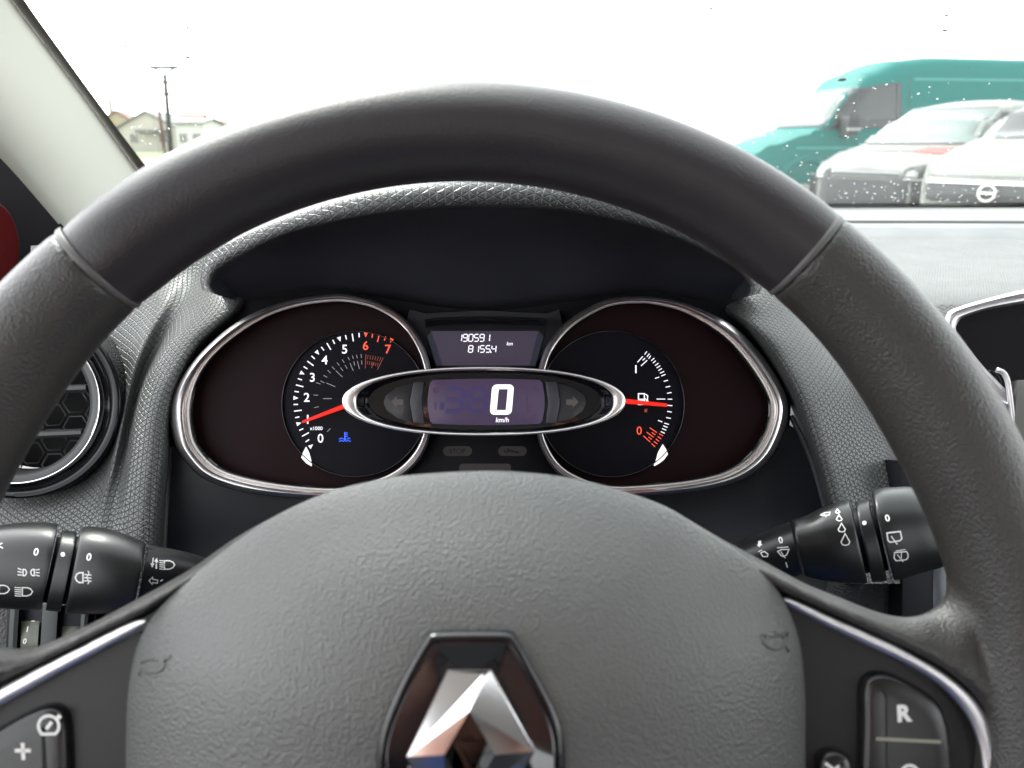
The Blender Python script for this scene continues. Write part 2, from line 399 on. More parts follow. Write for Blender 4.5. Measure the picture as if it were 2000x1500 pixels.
# airbag pad
padpx = [(246, 1420), (252, 1330), (270, 1252), (308, 1190), (372, 1128), (450, 1064), (530, 1010), (630, 964), (720, 940), (800, 927), (940, 919), (1050, 924), (1130, 936), (1200, 953), (1300, 988), (1370, 1030), (1440, 1074), (1500, 1128), (1538, 1184), (1562, 1250), (1572, 1330), (1574, 1420), (1568, 1560), (1520, 1740), (1330, 1960), (925, 2040), (540, 1960), (300, 1740), (250, 1560)]
PADH = .006
def padh(s): return PADH+.031*(1-s**2.5)**.9
padl = catmull([W.lo(x, y, PADH) for x, y in padpx], 160, True)
pc = W.lo(915, 1400, PADH)
rows = []
for s, hh in [(1.0, -.03), (1.0, -.004), (1.0, PADH-.002)]+[(s, None) for s in (.997, .99, .98, .965, .94, .91, .87, .82, .76, .69, .61, .52, .42, .32, .22, .12, .04)]:
    rows.append([W.P(pc[0]+(x-pc[0])*s, pc[1]+(y-pc[1])*s, hh if hh is not None else padh(s)) for x, y in padl])
v, f, u = grid(rows, close_row=True, cap1=True)
pad = obj('airbag_pad', v, f, M_pad, sw, angle=70)
pad_b = bvh(pad)
def emboss(name, paths, target, m, parent, r=.0004):
    ms = []
    for p in paths:
        w_ = []
        for x, y in p:
            hit = target.ray_cast(EYE, ray(x, y).normalized())
            if hit[0] is not None: w_.append(hit[0]-ray(x, y).normalized()*r*.1)
        ms.append(tube(w_, r, 6))
    v, f = merge(*ms); return obj(name, v, f, m, parent, angle=180)
cl = lambda p: p+[p[0]]
emboss('horn_symbol', [cl(circ(1513, 1252, 20, 16, ry=15)), [(1490, 1240), (1512, 1242), (1538, 1238)], [(1488, 1240), (1492, 1258), (1500, 1262)], [(1538, 1238), (1534, 1262), (1540, 1272)]], pad_b, M_pad, pad, .0005)
emboss('horn_symbol', [cl([(x, y) for x, y in circ(298, 1300, 24, 16, ry=13)]), [(320, 1292), (330, 1285), (334, 1280)], [(276, 1308), (272, 1318)]], pad_b, M_pad, pad, .0004)

# spoke panels, silver trims, buttons
def ribbon(name, up, lo_, n, m, parent, h, th, cap=True):
    U_ = catmull(up, n); L_ = catmull(lo_, n); rows = []
    prof = [(0, -th), (0, 0), (.06, .35), (.2, .75), (.45, 1), (.7, .85), (.9, .45), (1, 0), (1, -th)]
    for a, b in zip(U_, L_):
        rows.append([W.px(a[0]*(1-t)+b[0]*t, a[1]*(1-t)+b[1]*t, h+(k*.0015 if k >= 0 else k)) for t, k in prof])
    v, f, u = grid(rows, close_row=True, cap0=True, cap1=True); return obj(name, v, f, m, parent, angle=50)
HP = .0050
ribbon('silver_trim', [(-120, 1418), (-60, 1379), (0, 1345), (60, 1312), (120, 1281), (200, 1240), (260, 1212), (284, 1209)], [(-120, 1462), (-60, 1416), (0, 1379), (60, 1346), (120, 1313), (200, 1270), (255, 1240), (280, 1222)], 50, M_silver, sw, HP, .006)
ribbon('silver_trim', [(1530, 1166), (1548, 1170), (1620, 1203), (1700, 1238), (1780, 1277), (1850, 1318), (1905, 1366), (1938, 1420), (1953, 1480), (1956, 1540), (1950, 1620)], [(1538, 1180), (1552, 1190), (1620, 1226), (1700, 1264), (1780, 1303), (1842, 1345), (1885, 1394), (1908, 1446), (1918, 1500), (1918, 1550), (1910, 1620)], 60, M_silver, sw, HP, .006)
v, f = plate(W, [(-110, 1460), (0, 1380), (100, 1324), (200, 1270), (268, 1236), (330, 1240), (330, 1620), (-110, 1620)], -.01, .0015); obj('spoke_panel', v, f, M_panel, sw, angle=30)
v, f = plate(W, [(1500, 1170), (1555, 1191), (1620, 1227), (1700, 1265), (1780, 1304), (1842, 1346), (1885, 1395), (1908, 1447), (1918, 1500), (1918, 1600), (1500, 1600)], -.01, .0015); obj('spoke_panel', v, f, M_panel, sw, angle=30)
def button(px, m=M_button, gl=()):
    L = catmull([W.lo(x, y, .003) for x, y in px], 60, True)
    v, f = plate_l(W, inset(L, -.0007), .001, .0017); g = obj('button_gap', v, f, M_black, sw)
    rows = [[W.P(x, u_, .001) for x, u_ in L]]
    for d, hh in ((0, .0034), (.0006, .0043), (.002, .0048), (.006, .0049)): rows.append([W.P(x, u_, hh) for x, u_ in inset(L, d)])
    v, f, _ = grid(rows, close_row=True, cap1=True); b = obj('button', v, f, m, sw, angle=60)
    return b
b1 = button([(-90, 1500), (-60, 1462), (0, 1424), (50, 1396), (92, 1380), (118, 1385), (130, 1408), (134, 1450), (135, 1520), (130, 1600), (0, 1620), (-90, 1600)])
decal('symbol', [stroke([(x, y) for x, y in circ(95, 1418, 20, 20, -140, 140)]+[(82, 1434)], 5.5, True), stroke([(90, 1424), (101, 1410)], 7), stroke([(112, 1397), (118, 1403)], 8)], W, M_print, b1, h=.0049)
decal('symbol', [stroke([(29, 1466), (60, 1466)], 7), stroke([(44, 1451), (46, 1484)], 7)], W, M_print, b1, h=.0049)
b2 = button([(1684, 1400), (1686, 1340), (1705, 1318), (1738, 1318), (1790, 1344), (1832, 1376), (1850, 1420), (1857, 1480), (1858, 1600), (1780, 1620), (1690, 1600)])
decal('symbol', [text2d('R', 1767, 1393, 34, bold=.045, rot=-.05)], W, M_print, b2, h=.0049)
decal('divider', [stroke([(1711, 1443), (1838, 1449)], 7)], W, mat('divider_print', (.25, .25, .2), .5), b2, h=.0049)
decal('symbol', [stroke(circ(1777, 1512, 17, 18, -120, 120), 6)], W, M_print, b2, h=.0049)
b3 = button([(1598, 1500), (1606, 1474), (1630, 1466), (1654, 1478), (1664, 1510), (1660, 1570), (1630, 1590), (1602, 1570)])
decal('symbol', [stroke([(1612, 1490), (1628, 1503), (1640, 1496)], 6), stroke([(1628, 1503), (1650, 1510)], 6)], W, M_print, b3, h=.0049)

# badge
HB = padh(.10)+.001
bl = [W.lo(x, y, HB) for x, y in [(735, 1530), (736, 1462), (752, 1402), (788, 1322), (832, 1246), (850, 1238), (920, 1236), (990, 1237), (1006, 1246), (1044, 1312), (1086, 1392), (1102, 1448), (1104, 1530), (1096, 1600), (1046, 1690), (1006, 1752), (990, 1760), (850, 1760), (832, 1752), (790, 1690), (742, 1600)]]
bl = catmull(bl, 120, True)
rows = [[W.P(x, y, HB-.010) for x, y in bl], [W.P(x, y, HB-.001) for x, y in bl]]
for d, hh in ((.0004, -.0002), (.0011, .0003), (.0018, -.0001), (.0028, .0000), (.007, .0011), (.014, .0018), (.024, .0022)): rows.append([W.P(x, y, HB+hh) for x, y in inset(bl, d)])
v, f, u = grid(rows, close_row=True, cap1=True)
badge = obj('badge', v, f, M_piano, sw, angle=80)
H1 = HB+.0022
def dq(x, y, h): return W.px(x, y, H1+h)
oT1, oT2, oR, oB2, oB1, oL = (876, 1311), (958, 1311), (1041, 1468), (958, 1628), (876, 1628), (795, 1478)
iT, iR, iB, iL = (917, 1388), (966, 1474), (917, 1560), (868, 1474)
cT, cB = (944, 1316), (892, 1622)
vv = [dq(*oT1, .0004), dq(*cT, .0034), dq(*oT2, .0004), dq(*oR, .0068), dq(*oB2, .0012), dq(*cB, .0030), dq(*oB1, .0012), dq(*oL, .0064),
      dq(*iT, .0070), dq(*iR, .0080), dq(*iB, .0060), dq(*iL, .0078)]
ff = [(0, 1, 8, 11, 7), (1, 2, 3, 9, 8), (7, 11, 10, 5, 6), (9, 3, 4, 5, 10)]
# outer rim walls
k = len(vv); ring = [oT1, oT2, oR, oB2, oB1, oL]; inn_ = [iT, iR, iB, iL]
idx = [0, 2, 3, 4, 6, 7]
vv += [dq(x+(x-917)*.03, y+(y-1470)*.02, .0002) for x, y in ring]
for i in range(6):
    j = (i+1) % 6; ff.append((idx[i], idx[j], k+j, k+i))
k2 = len(vv); vv += [dq(x, y, -.001) for x, y in inn_]
for i in range(4):
    j = (i+1) % 4; ff.append((8+i, 8+j, k2+j, k2+i))
em = obj('diamond_emblem', vv, ff, M_chrome, badge, smooth=False)
# ================================================================== INSTRUMENT CLUSTER
KO = pt(942, 785, .405)
KF = Frame(KO, rad(21))
ic = thing('instrument_cluster', 'instrument cluster with two chrome-ringed gauges and an oval speedometer reading 0 km/h', 'instrument cluster', KO)
v, f = plate(KF, [(440, 620), (520, 560), (640, 525), (760, 545), (830, 565), (942, 570), (1068, 565), (1140, 548), (1250, 528), (1390, 556), (1450, 605), (1500, 690), (1545, 790), (1540, 860), (1480, 940), (1290, 978), (1100, 985), (780, 985), (580, 982), (400, 945), (330, 870), (328, 780), (370, 700)], -.030, -.016)
obj('housing', v, f, mat('housing_black', (.004, .004, .006), .7, spec=.2), ic)
# egg-shaped bezels: outer contour, inner contour (pixels met with the cluster plane)
LO = [(650, 575), (560, 588), (475, 622), (405, 676), (356, 735), (334, 790), (338, 855), (362, 900), (400, 935), (475, 960), (580, 972), (680, 972), (760, 945), (805, 915), (832, 875), (846, 820), (848, 770), (840, 712), (822, 665), (790, 622), (745, 594), (700, 580)]
LI = [(650, 592), (575, 603), (510, 628), (440, 677), (398, 727), (380, 785), (382, 838), (396, 875), (436, 912), (505, 933), (600, 947), (680, 948), (750, 928), (790, 902), (817, 865), (830, 820), (832, 770), (825, 715), (808, 672), (779, 634), (738, 608), (698, 596)]
RO = [(1250, 579), (1180, 587), (1112, 624), (1072, 668), (1054, 712), (1044, 770), (1044, 820), (1054, 868), (1076, 910), (1110, 940), (1180, 968), (1285, 967), (1390, 954), (1460, 931), (1512, 885), (1539, 810), (1527, 754), (1478, 681), (1425, 632), (1355, 598), (1305, 584)]
RI = [(1250, 595), (1188, 602), (1126, 635), (1087, 676), (1069, 716), (1058, 770), (1058, 820), (1068, 862), (1090, 900), (1122, 924), (1185, 945), (1280, 942), (1370, 930), (1428, 910), (1472, 872), (1498, 812), (1488, 762), (1443, 695), (1400, 652), (1342, 616), (1300, 602)]
def bezel(OU, IN, n=140):
    a = catmull(OU, n, True); b = catmull(IN, n, True); rows = []
    # match the start of b to a
    prof = [(0, .0000), (.10, .0042), (.28, .0060), (.44, .0050), (.56, .0016), (.60, -.0010), (.64, -.0012), (.70, .0006), (.80, .0004), (.86, -.0030)]
    for t, h in prof: rows.append([KF.px(p[0]*(1-t)+q[0]*t, p[1]*(1-t)+q[1]*t, h-.002) for p, q in zip(a, b)])
    v, f, u = grid(rows, close_row=True)
    rows2 = [[KF.px(p[0]*(1-t)+q[0]*t, p[1]*(1-t)+q[1]*t, h-.002) for p, q in zip(a, b)] for t, h in ((.86, -.0030), (.94, -.0034), (1.0, -.0060), (1.02, -.0120))]
    sk = grid([[KF.px(p[0]*(1-t)+q[0]*t, p[1]*(1-t)+q[1]*t, h-.002) for p, q in zip(a, b)] for t, h in ((.02, -.022), (-.03, -.005), (0, .0002))], close_row=True)[:2]
    return (v, f), grid(rows2, close_row=True)[:2], b, sk
HG = -.012       # gauge faces
gauges = []
for OU, IN, nm in ((LO, LI, 'left'), (RO, RI, 'right')):
    (bv_, bf_), (wv, wf), inn2, sk = bezel(OU, IN)
    bz = obj('gauge_bezel', bv_, bf_, M_chromes, ic, angle=60)
    obj('bezel_skirt', *sk, M_black, bz, angle=60)
    obj('bezel_wall', wv, wf, M_piano, bz, angle=60)
    L = [KF.lo(p[0], p[1], HG) for p in inn2]
    L = inset(L, -.0006)
    v, f = plate_l(KF, L, HG-.002, HG); gf = obj('gauge_face', v, f, M_face, ic)
    gauges.append(gf)
gL, gR = gauges
def disc(cx, cy_, rp, h, parent, ring=True):
    L = [KF.lo(x, y, h) for x, y in circ(cx, cy_, rp, 96)]
    v, f = plate_l(KF, L, HG-.001, h); d = obj('dial_disc', v, f, M_dial, parent)
    # thin raised clear rim round the disc
    rows = []
    for t, hh in ((1.0, 0), (1.004, .0016), (.994, .0020), (.986, .0003)):
        rows.append([KF.px(cx+(x-cx)*t, cy_+(y-cy_)*t, h+hh) for x, y in circ(cx, cy_, rp, 96)])
    v, f, u = grid(rows, close_row=True); obj('disc_rim', v, f, M_piano, parent, angle=180)
    return d
HD = HG+.0012
dL = disc(693, 789, 143, HD, gL); dR = disc(1194, 789, 143, HD, gR)
# --- rev counter scale
TC = (710, 786.6); TR = 132.6
angs = [-129.5, -107.8, -86.0, -64.3, -42.6, -20.6, 1.9, 24.0]
def pol(c, r, a): return (c[0]+r*math.sin(rad(a)), c[1]-r*math.cos(rad(a)))
tw, trd = [], []
for k in range(8):
    a = angs[k]; dst = trd if k >= 6 else tw
    p0 = pol(TC, TR-5, a); d = (math.sin(rad(a)), -math.cos(rad(a))); n_ = (-d[1], d[0])
    o_ = pol(TC, TR+4.5, a); dst.append(poly([(o_[0]+n_[0]*4, o_[1]+n_[1]*4), (o_[0]-n_[0]*4, o_[1]-n_[1]*4), p0]))
    if k < 7:
        for q in (1, 2, 3):
            aa = a+(angs[k+1]-a)*q/4; dst2 = trd if (k >= 6) else tw
            r0, r1 = (TR-11, TR+4) if q == 2 else (TR-4.5, TR+4)
            dst2.append(stroke([pol(TC, r0, aa), pol(TC, r1, aa)], 2.2))
decal('scale_marks', tw, KF, M_white, gL, h=HD); decal('scale_marks', trd, KF, M_red, gL, h=HD)
for s, x, y, mm in (('0', 626, 856, M_white), ('1', 601, 819, M_white), ('2', 599, 776, M_white), ('3', 610, 737, M_white), ('4', 634, 703, M_white), ('5', 673, 682, M_white), ('6', 714, 675, M_red), ('7', 758, 682, M_red)):
    decal('numeral', [text2d(s, x, y, 17.5, bold=.012)], KF, mm, gL, h=HD)
decal('unit_text', [text2d('x1000', 617.5, 836.5, 7.2, bold=.012)], KF, M_white, gL, h=HD)
# inner ghost scale
tg, tg2 = [], []
for a in (-86-15, -86, -86+15): tg.append(stroke([pol((707, 778), 83+3, a), pol((707, 778), 92+3, a)], 1.3))
tg.append(stroke([(631, 778.5), (648, 778.5)], 1.5))
for p, q in (((626, 744), (634, 748)), ((637.5, 748), (655, 755.5)), ((632, 733), (639, 737)), ((640, 723), (646, 729)), ((648.5, 716), (654, 722)), ((656, 724), (669, 736.5)), ((658, 708), (663, 714)), ((665, 718), (670, 724.5)), ((668, 702), (672.5, 708.5)), ((674, 713), (678, 720)), ((679.5, 697.5), (683, 703.5)), ((683.5, 709), (690, 724)), ((688, 694.5), (690.5, 701)), ((691, 706), (693, 714)), ((696, 693), (698, 700)), ((698, 705), (702, 720.5)), ((705, 691.5), (706, 699)), ((706, 704), (707, 712)), ((639, 843), (645.5, 837))):
    tg.append(stroke([p, q], 1.3))
tg2.append(stroke([(714.5, 692), (713.5, 719)], 1.4)); tg2.append(stroke([(748.5, 699), (737, 722)], 1.4)); tg2.append(stroke([(729, 708), (725.5, 719)], 1.4))
for i in range(6):
    tg2.append(stroke([(719+i*5, 693+i*.9), (718+i*4.6, 701+i*.9)], 1.2)); tg2.append(stroke([(718+i*4.2, 705+i*.8), (717.4+i*3.8, 711.5+i*.8)], 1.2))
decal('ghost_marks', tg, KF, M_dim, gL, h=HD); decal('ghost_marks', tg2, KF, M_dimred, gL, h=HD)
# coolant symbol
bs = [stroke([(673.5, 844), (673.5, 856)], 2.4), poly(circ(673.5, 857.5, 2.6, 12)), stroke([(673.5, 845.5), (679, 845.5)], 1.6), stroke([(673.5, 849), (679, 849)], 1.6), stroke([(673.5, 852.5), (679, 852.5)], 1.6)]
for yy in (856.5, 861):
    bs.append(stroke([(662+i*1.1, yy+1.1*math.sin(i*1.05)) for i in range(8 if yy < 860 else 22)], 1.5))
    if yy < 860: bs.append(stroke([(677.5+i*1.1, yy+1.1*math.sin(i*1.05+1)) for i in range(7)], 1.5))
decal('coolant_lamp', bs, KF, M_blue, gL, h=HD)
def needle(x0, y0, x1, y1, w0, w1, parent):
    hh = HD+.004; d = V((x1-x0, y1-y0)).normalized(); n_ = V((-d.y, d.x)); rows = []
    for t in (0, .5, .96, 1.0):
        x, y = x0+(x1-x0)*t, y0+(y1-y0)*t; ww = (w0+(w1-w0)*t)*(.55 if t == 1 else 1)/2
        rows.append([KF.px(x+n_.x*ww, y+n_.y*ww, hh), KF.px(x+n_.x*ww*.4, y+n_.y*ww*.4, hh+.0009), KF.px(x-n_.x*ww*.4, y-n_.y*ww*.4, hh+.0009), KF.px(x-n_.x*ww, y-n_.y*ww, hh), KF.px(x, y, hh-.0008)])
    v, f, u = grid(rows, close_row=True, cap0=True, cap1=True); return obj('needle', v, f, M_needle, parent, smooth=False)
needle(672, 793.5, 590, 824.5, 9, 5, gL)
needle(1222, 783.5, 1304, 791.5, 9.5, 6, gR)
# --- fuel gauge scale (read off the photograph, drawn on the dial plane)
z = lambda x, y: (1160+x/5, 640+y/5)
fw = []; fr_ = []
for a, b in (((518, 232), (494, 262)), ((543, 253), (518, 285)), ((555, 273), (535, 303)), ((590, 297), (560, 322)), ((603, 323), (577, 345)), ((630, 347), (597, 370)), ((648, 372), (613, 393)), ((664, 398), (630, 419)), ((685, 427), (645, 445)), ((699, 455), (659, 472)), ((723, 513), (682, 524)), ((745, 572), (700, 581)), ((758, 633), (714, 641)), ((764, 698), (721, 698)), ((766, 762), (721, 758)), ((759, 824), (716, 817)), ((750, 886), (706, 877)), ((731, 945), (688, 931)), ((718, 974), (677, 957)), ((706, 1002), (666, 984)), ((692, 1031), (653, 1014)),
             ((478, 280), (425, 338)), ((500, 298), (475, 320)), ((520, 318), (460, 373)), ((638, 482), (597, 495)), ((697, 697), (612, 697)), ((668, 920), (626, 905))):
    fw.append(stroke([z(*a), z(*b)], 1.7))
for a, b in (((675, 1057), (637, 1035)), ((657, 1085), (622, 1062)), ((637, 1110), (605, 1087)), ((620, 1135), (585, 1110)), ((598, 1163), (562, 1132)),
             ((615, 1025), (545, 976)), ((600, 1047), (565, 1022)), ((583, 1070), (515, 1020)), ((565, 1092), (533, 1067)), ((550, 1117), (483, 1056))):
    fr_.append(stroke([z(*a), z(*b)], 1.7))
decal('scale_marks', fw, KF, M_white, gR, h=HD); decal('scale_marks', fr_, KF, M_red, gR, h=HD)
decal('numeral', [text2d('1', 1242, 721, 15.5, bold=.012)], KF, M_white, gR, h=HD)
decal('numeral', [text2d('0', 1248.5, 841, 16, bold=.004)], KF, M_red, gR, h=HD)
decal('pump_symbol', [stroke([(1247, 769), (1258.5, 769), (1258.5, 780), (1247, 780)], 2.2, True), poly([(1246, 780), (1260, 780), (1260, 791), (1246, 791)]), stroke([(1260, 769.5), (1265, 773), (1264.5, 781), (1266.5, 786)], 2), stroke([(1259.5, 778), (1262, 780), (1263, 787)], 1.6)], KF, M_white, gR, h=HD)
decal('pump_flap_mark', [poly([(1258, 800), (1264, 798), (1264, 805), (1259, 805)])], KF, M_dimred, gR, h=HD)
# glowing white wedges standing in for bright reflections at the foot of each dial
M_wedge = glow('painted_flare', (1, 1, .97), 1.2)
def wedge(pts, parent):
    v, f = plate(KF, pts, HD, HD+.0014, .0002, 24); return obj('painted_flare', v, f, M_wedge, parent)
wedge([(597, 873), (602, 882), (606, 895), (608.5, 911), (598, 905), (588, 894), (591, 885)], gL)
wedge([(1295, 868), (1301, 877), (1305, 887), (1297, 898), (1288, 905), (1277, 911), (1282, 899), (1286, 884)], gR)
# --- central housing behind the pod
v, f = plate(KF, [(800, 604), (830, 612), (942, 606), (1068, 612), (1092, 604), (1100, 640), (1040, 720), (860, 720), (790, 640)], -.016, -.0105, .0004); obj('centre_housing', v, f, M_hood, ic)
v, f = plate(KF, [(838, 845), (1054, 845), (1066, 875), (1100, 935), (1100, 990), (780, 990), (790, 935), (826, 875)], -.016, -.0095, .0004); ch2 = obj('lamp_panel', v, f, M_black, ic)
# upper trip display: raised glossy frame, lit trapezoid
td = thing_part = None
HT = -.0095
v, f = plate(KF, [(832, 640), (840, 632), (942, 628), (1058, 632), (1066, 640), (1046, 718), (850, 718)], -.0105, HT); tdm = obj('trip_display', v, f, M_black, ic)
rows = []
for k, (dy, hh) in enumerate(((0, -.011), (0, .002), (2.5, .0035), (6, .003), (8, .0005), (14, .0000), (16, -.004))):
    rows.append([KF.px(942+(x-942)*(1-k*.004), y+dy, hh) for x, y in catmull([(829, 624), (870, 620), (942, 618), (1015, 620), (1068, 622)], 30)])
v, f, u = grid(rows); obj('display_brow', v, f, M_piano, tdm, angle=60)
decal('display_screen', [poly([(843, 646.5), (1051, 646.5), (1034, 714), (864, 714)])], KF, M_lcd2, tdm, h=HT, off=.0003)
M_lf = glow('lcd_frame_grey', srgb(46, 52, 66), .6)
for q_ in ([(834, 657), (843, 646.5), (864, 714), (852, 714)], [(1051, 646.5), (1062, 657), (1046, 714), (1034, 714)]): decal('display_side', [poly(q_)], KF, M_lf, tdm, h=HT, off=.0003)
SEG = {'0': 'abcdef', '1': 'bc', '2': 'abged', '3': 'abgcd', '4': 'fgbc', '5': 'afgcd', '6': 'afgcde', '7': 'abc', '8': 'abcdefg', '9': 'abcdfg'}
def seg7(ch, x, y, w_, h_, t, sl=.12):
    S = []
    def P(a, b): return (x+a*w_+(1-b)*h_*sl, y+b*h_)
    g = .06
    sg = {'a': ((.1, 0), (.9, 0)), 'b': ((1, .04), (1, .47)), 'c': ((1, .53), (1, .96)), 'd': ((.1, 1), (.9, 1)), 'e': ((0, .53), (0, .96)), 'f': ((0, .04), (0, .47)), 'g': ((.12, .5), (.88, .5))}
    for c in SEG[ch]: S.append(stroke([P(*sg[c][0]), P(*sg[c][1])], t))
    return S
S = []
for k, c in enumerate('190591'): S += seg7(c, 893+10.9*k, 653, 8.2, 13.6, 1.9, .1)
for k, c in enumerate('81554'): S += seg7(c, 914.6+11.3*k, 675, 8.2, 13.0, 1.9, .1)
S.append(poly([(957.5, 686.5), (960, 686.5), (960, 689), (957.5, 689)]))
decal('odometer_digits', S, KF, M_white, tdm, h=HT, off=.0006)
decal('unit_text', [text2d('km', 995.5, 671, 7, bold=.012, shear=.2)], KF, M_white, tdm, h=HT, off=.0006)
S = seg7('2', 915, 694, 5, 8, 1.6, .1)
S += [stroke([(930, 700), (958, 701)], 4), stroke([(972, 699), (980, 703)], 4), stroke([(994, 697), (1010, 702)], 2.5)]
decal('ghost_marks', S, KF, M_ghost2, tdm, h=HT, off=.0005)
# warning lamps under the pod
def pill(x0, x1, y0, y1, r=9.5):
    return poly([(x0+r+r*math.sin(rad(a)), y0+r-r*math.cos(rad(a))) for a in range(270, 361, 15)][::1]+[(x1-r+r*math.sin(rad(a)), y0+r-r*math.cos(rad(a))) for a in range(0, 91, 15)]+[(x1-r+r*math.sin(rad(a)), y1-r-r*math.cos(rad(a))) for a in range(90, 181, 15)]+[(x0+r+r*math.sin(rad(a)), y1-r-r*math.cos(rad(a))) for a in range(180, 271, 15)])
for shp, gl in ((pill(865, 922, 871.5, 890.5, 9.4), [text2d('STOP', 893.5, 881, 10, bold=.02)]), (pill(973, 1029, 871.5, 890.5, 9.4), [stroke([(990, 878), (1000, 881.5), (1014, 884)], 4), stroke(circ(989, 879.5, 4, 12, 20, 290), 2.6)])):
    p = decal('warning_lamp', [shp], KF, M_pill, ch2, h=-.0095, off=.0002); 
    decal('lamp_symbol', gl, KF, M_pilld, ch2, h=-.0095, off=.0004)
decal('warning_lamp', [pill(897, 998, 905.5, 935, 7)], KF, M_pill, ch2, h=-.0095, off=.0002)
# --- speedometer pod: a chrome-rimmed oval standing in front of the gauges
def ell(cx, cy_, a, b, n=120, e=1.0):
    out = []
    for i in range(n):
        q = 2*PI*i/n; c, s = math.cos(q), math.sin(q); out.append((cx+a*math.copysign(abs(c)**e, c), cy_-b*math.copysign(abs(s)**e, s)))
    return out
eo = ell(945, 784, 277, 68, e=.93); ei = ell(947, 784, 250.5, 61, e=.86)
HPOD = .021
lerp = lambda t: [(p[0]*(1-t)+q[0]*t, p[1]*(1-t)+q[1]*t) for p, q in zip(eo, ei)]
pod = obj('speedometer_pod', *grid([[KF.P(*KF.lo(x, y, HPOD), h) for x, y in lerp(t)] for t, h in ((-.25, -.013), (-.16, .000), (-.08, .013), (0, HPOD-.002))], close_row=True)[:2], M_piano, ic, angle=80)
obj('chrome_ring', *grid([[KF.px(x, y, HPOD+h) for x, y in lerp(t)] for t, h in ((0, -.002), (.0, 0), (.12, .0006), (.4, .0008), (.75, .0006), (.95, -.0001), (1.0, -.0016))], close_row=True)[:2], M_chromes, pod, angle=80)
def sc_el(t, dy=0): return [(947+(x-947)*t, 784+dy+(y-784)*t) for x, y in ei]
HS = .010
obj('bowl', *grid([[KF.px(x, y, h) for x, y in sc_el(t)] for t, h in ((1.0, HPOD-.002), (.985, .0175), (.95, .0145), (.915, .012), (.905, HS))], close_row=True, cap1=True)[:2], M_piano, pod, angle=60)
def bar_scr(x0, x1, y0, y1, bx, by, r):
    top = [(x0+r+(x1-x0-2*r)*i/12, y0-by*math.sin(PI*i/12)) for i in range(13)]
    rt = [(x1+bx*math.sin(PI*i/10), y0+r+(y1-y0-2*r)*i/10) for i in range(11)]
    bt = [(x1-r-(x1-x0-2*r)*i/12, y1+by*math.sin(PI*i/12)) for i in range(13)]
    lf = [(x0-bx*math.sin(PI*i/10), y1-r-(y1-y0-2*r)*i/10) for i in range(11)]
    return top+rt+bt+lf
scr = bar_scr(840, 1059, 742, 828, 5, 2.5, 5)
v, f = plate(KF, scr, HS, HS+.0012, .0003); obj('speed_screen', v, f, M_lcd, pod)
S = []
S += seg7('3', 866, 759, 36, 44, 9, .08); S += [stroke([(864, 786), (862, 800)], 9)]; S += seg7('8', 915, 759, 33, 44, 9, .08)
decal('ghost_segments', S, KF, M_ghost, pod, h=HS+.0012, off=.0003)
S = [text2d('A', 1046, 760, 12), stroke(circ(850, 762, 4, 8), 3, True), stroke([(1012, 756), (1018, 752)], 3), stroke([(1030, 775), (1030, 803)], 2), stroke([(1036, 790), (1036, 803), (1030, 803)], 2), stroke(circ(1044, 814, 3, 8), 1.5, True), stroke([(850, 785), (850, 800)], 2.5)]
for s_ in S: decal('ghost_symbol', [s_], KF, M_ghost2, pod, h=HS+.0012, off=.0003)
def rr(x0, x1, y0, y1, r, sh, n=5):
    out = []
    for cx, cy_, a0 in ((x1-r, y0+r, 0), (x1-r, y1-r, 90), (x0+r, y1-r, 180), (x0+r, y0+r, 270)):
        for i in range(n+1):
            a = rad(a0+90*i/n); x, y = cx+r*math.sin(a), cy_-r*math.cos(a); out.append((x+((y1-y)/(y1-y0)-.5)*sh, y))
    return out
a_ = rr(959, 1001.5, 751, 810, 9, 5); b_ = rr(972, 990, 760, 801, .6, 4)
n_ = len(a_); decal('speed_digit', [(a_+b_, [(i, (i+1) % n_, n_+(i+1) % n_, n_+i) for i in range(n_)])], KF, glow('lit_digit', (1, 1, 1), 1.7), pod, h=HS+.0012, off=.0005)
decal('unit_text', [text2d('km/h', 981, 820, 9.5, bold=.02, shear=.15)], KF, M_white, pod, h=HS+.0012, off=.0005)
M_side = mat('arrow_window', (.03, .03, .036), .35); M_arrow = mat('unlit_arrow', (.12, .10, .09), .5)
for s in (-1, 1):
    X = lambda x: 947+s*x
    v, f = plate(KF, [(X(119), 745), (X(140), 746), (X(147), 785), (X(140), 826), (X(119), 827), (X(124), 785)], HS, HS+.0028, .0004, 40); obj('screen_cheek', v, f, mat('cheek_plastic', (.045, .045, .055), .4), pod)
    v, f = plate(KF, [(X(141), 748), (X(172), 756), (X(194), 772), (X(198), 787), (X(192), 802), (X(170), 818), (X(141), 825), (X(147), 785)], HS, HS+.0010, .0002, 40, ); obj('arrow_window', v, f, M_side, pod)
    decal('turn_arrow', [poly([(X(159), 780), (X(172), 780), (X(172), 773), (X(183), 785), (X(172), 797), (X(172), 791), (X(159), 791)])], KF, M_arrow, pod, h=HS+.0010, off=.0002)
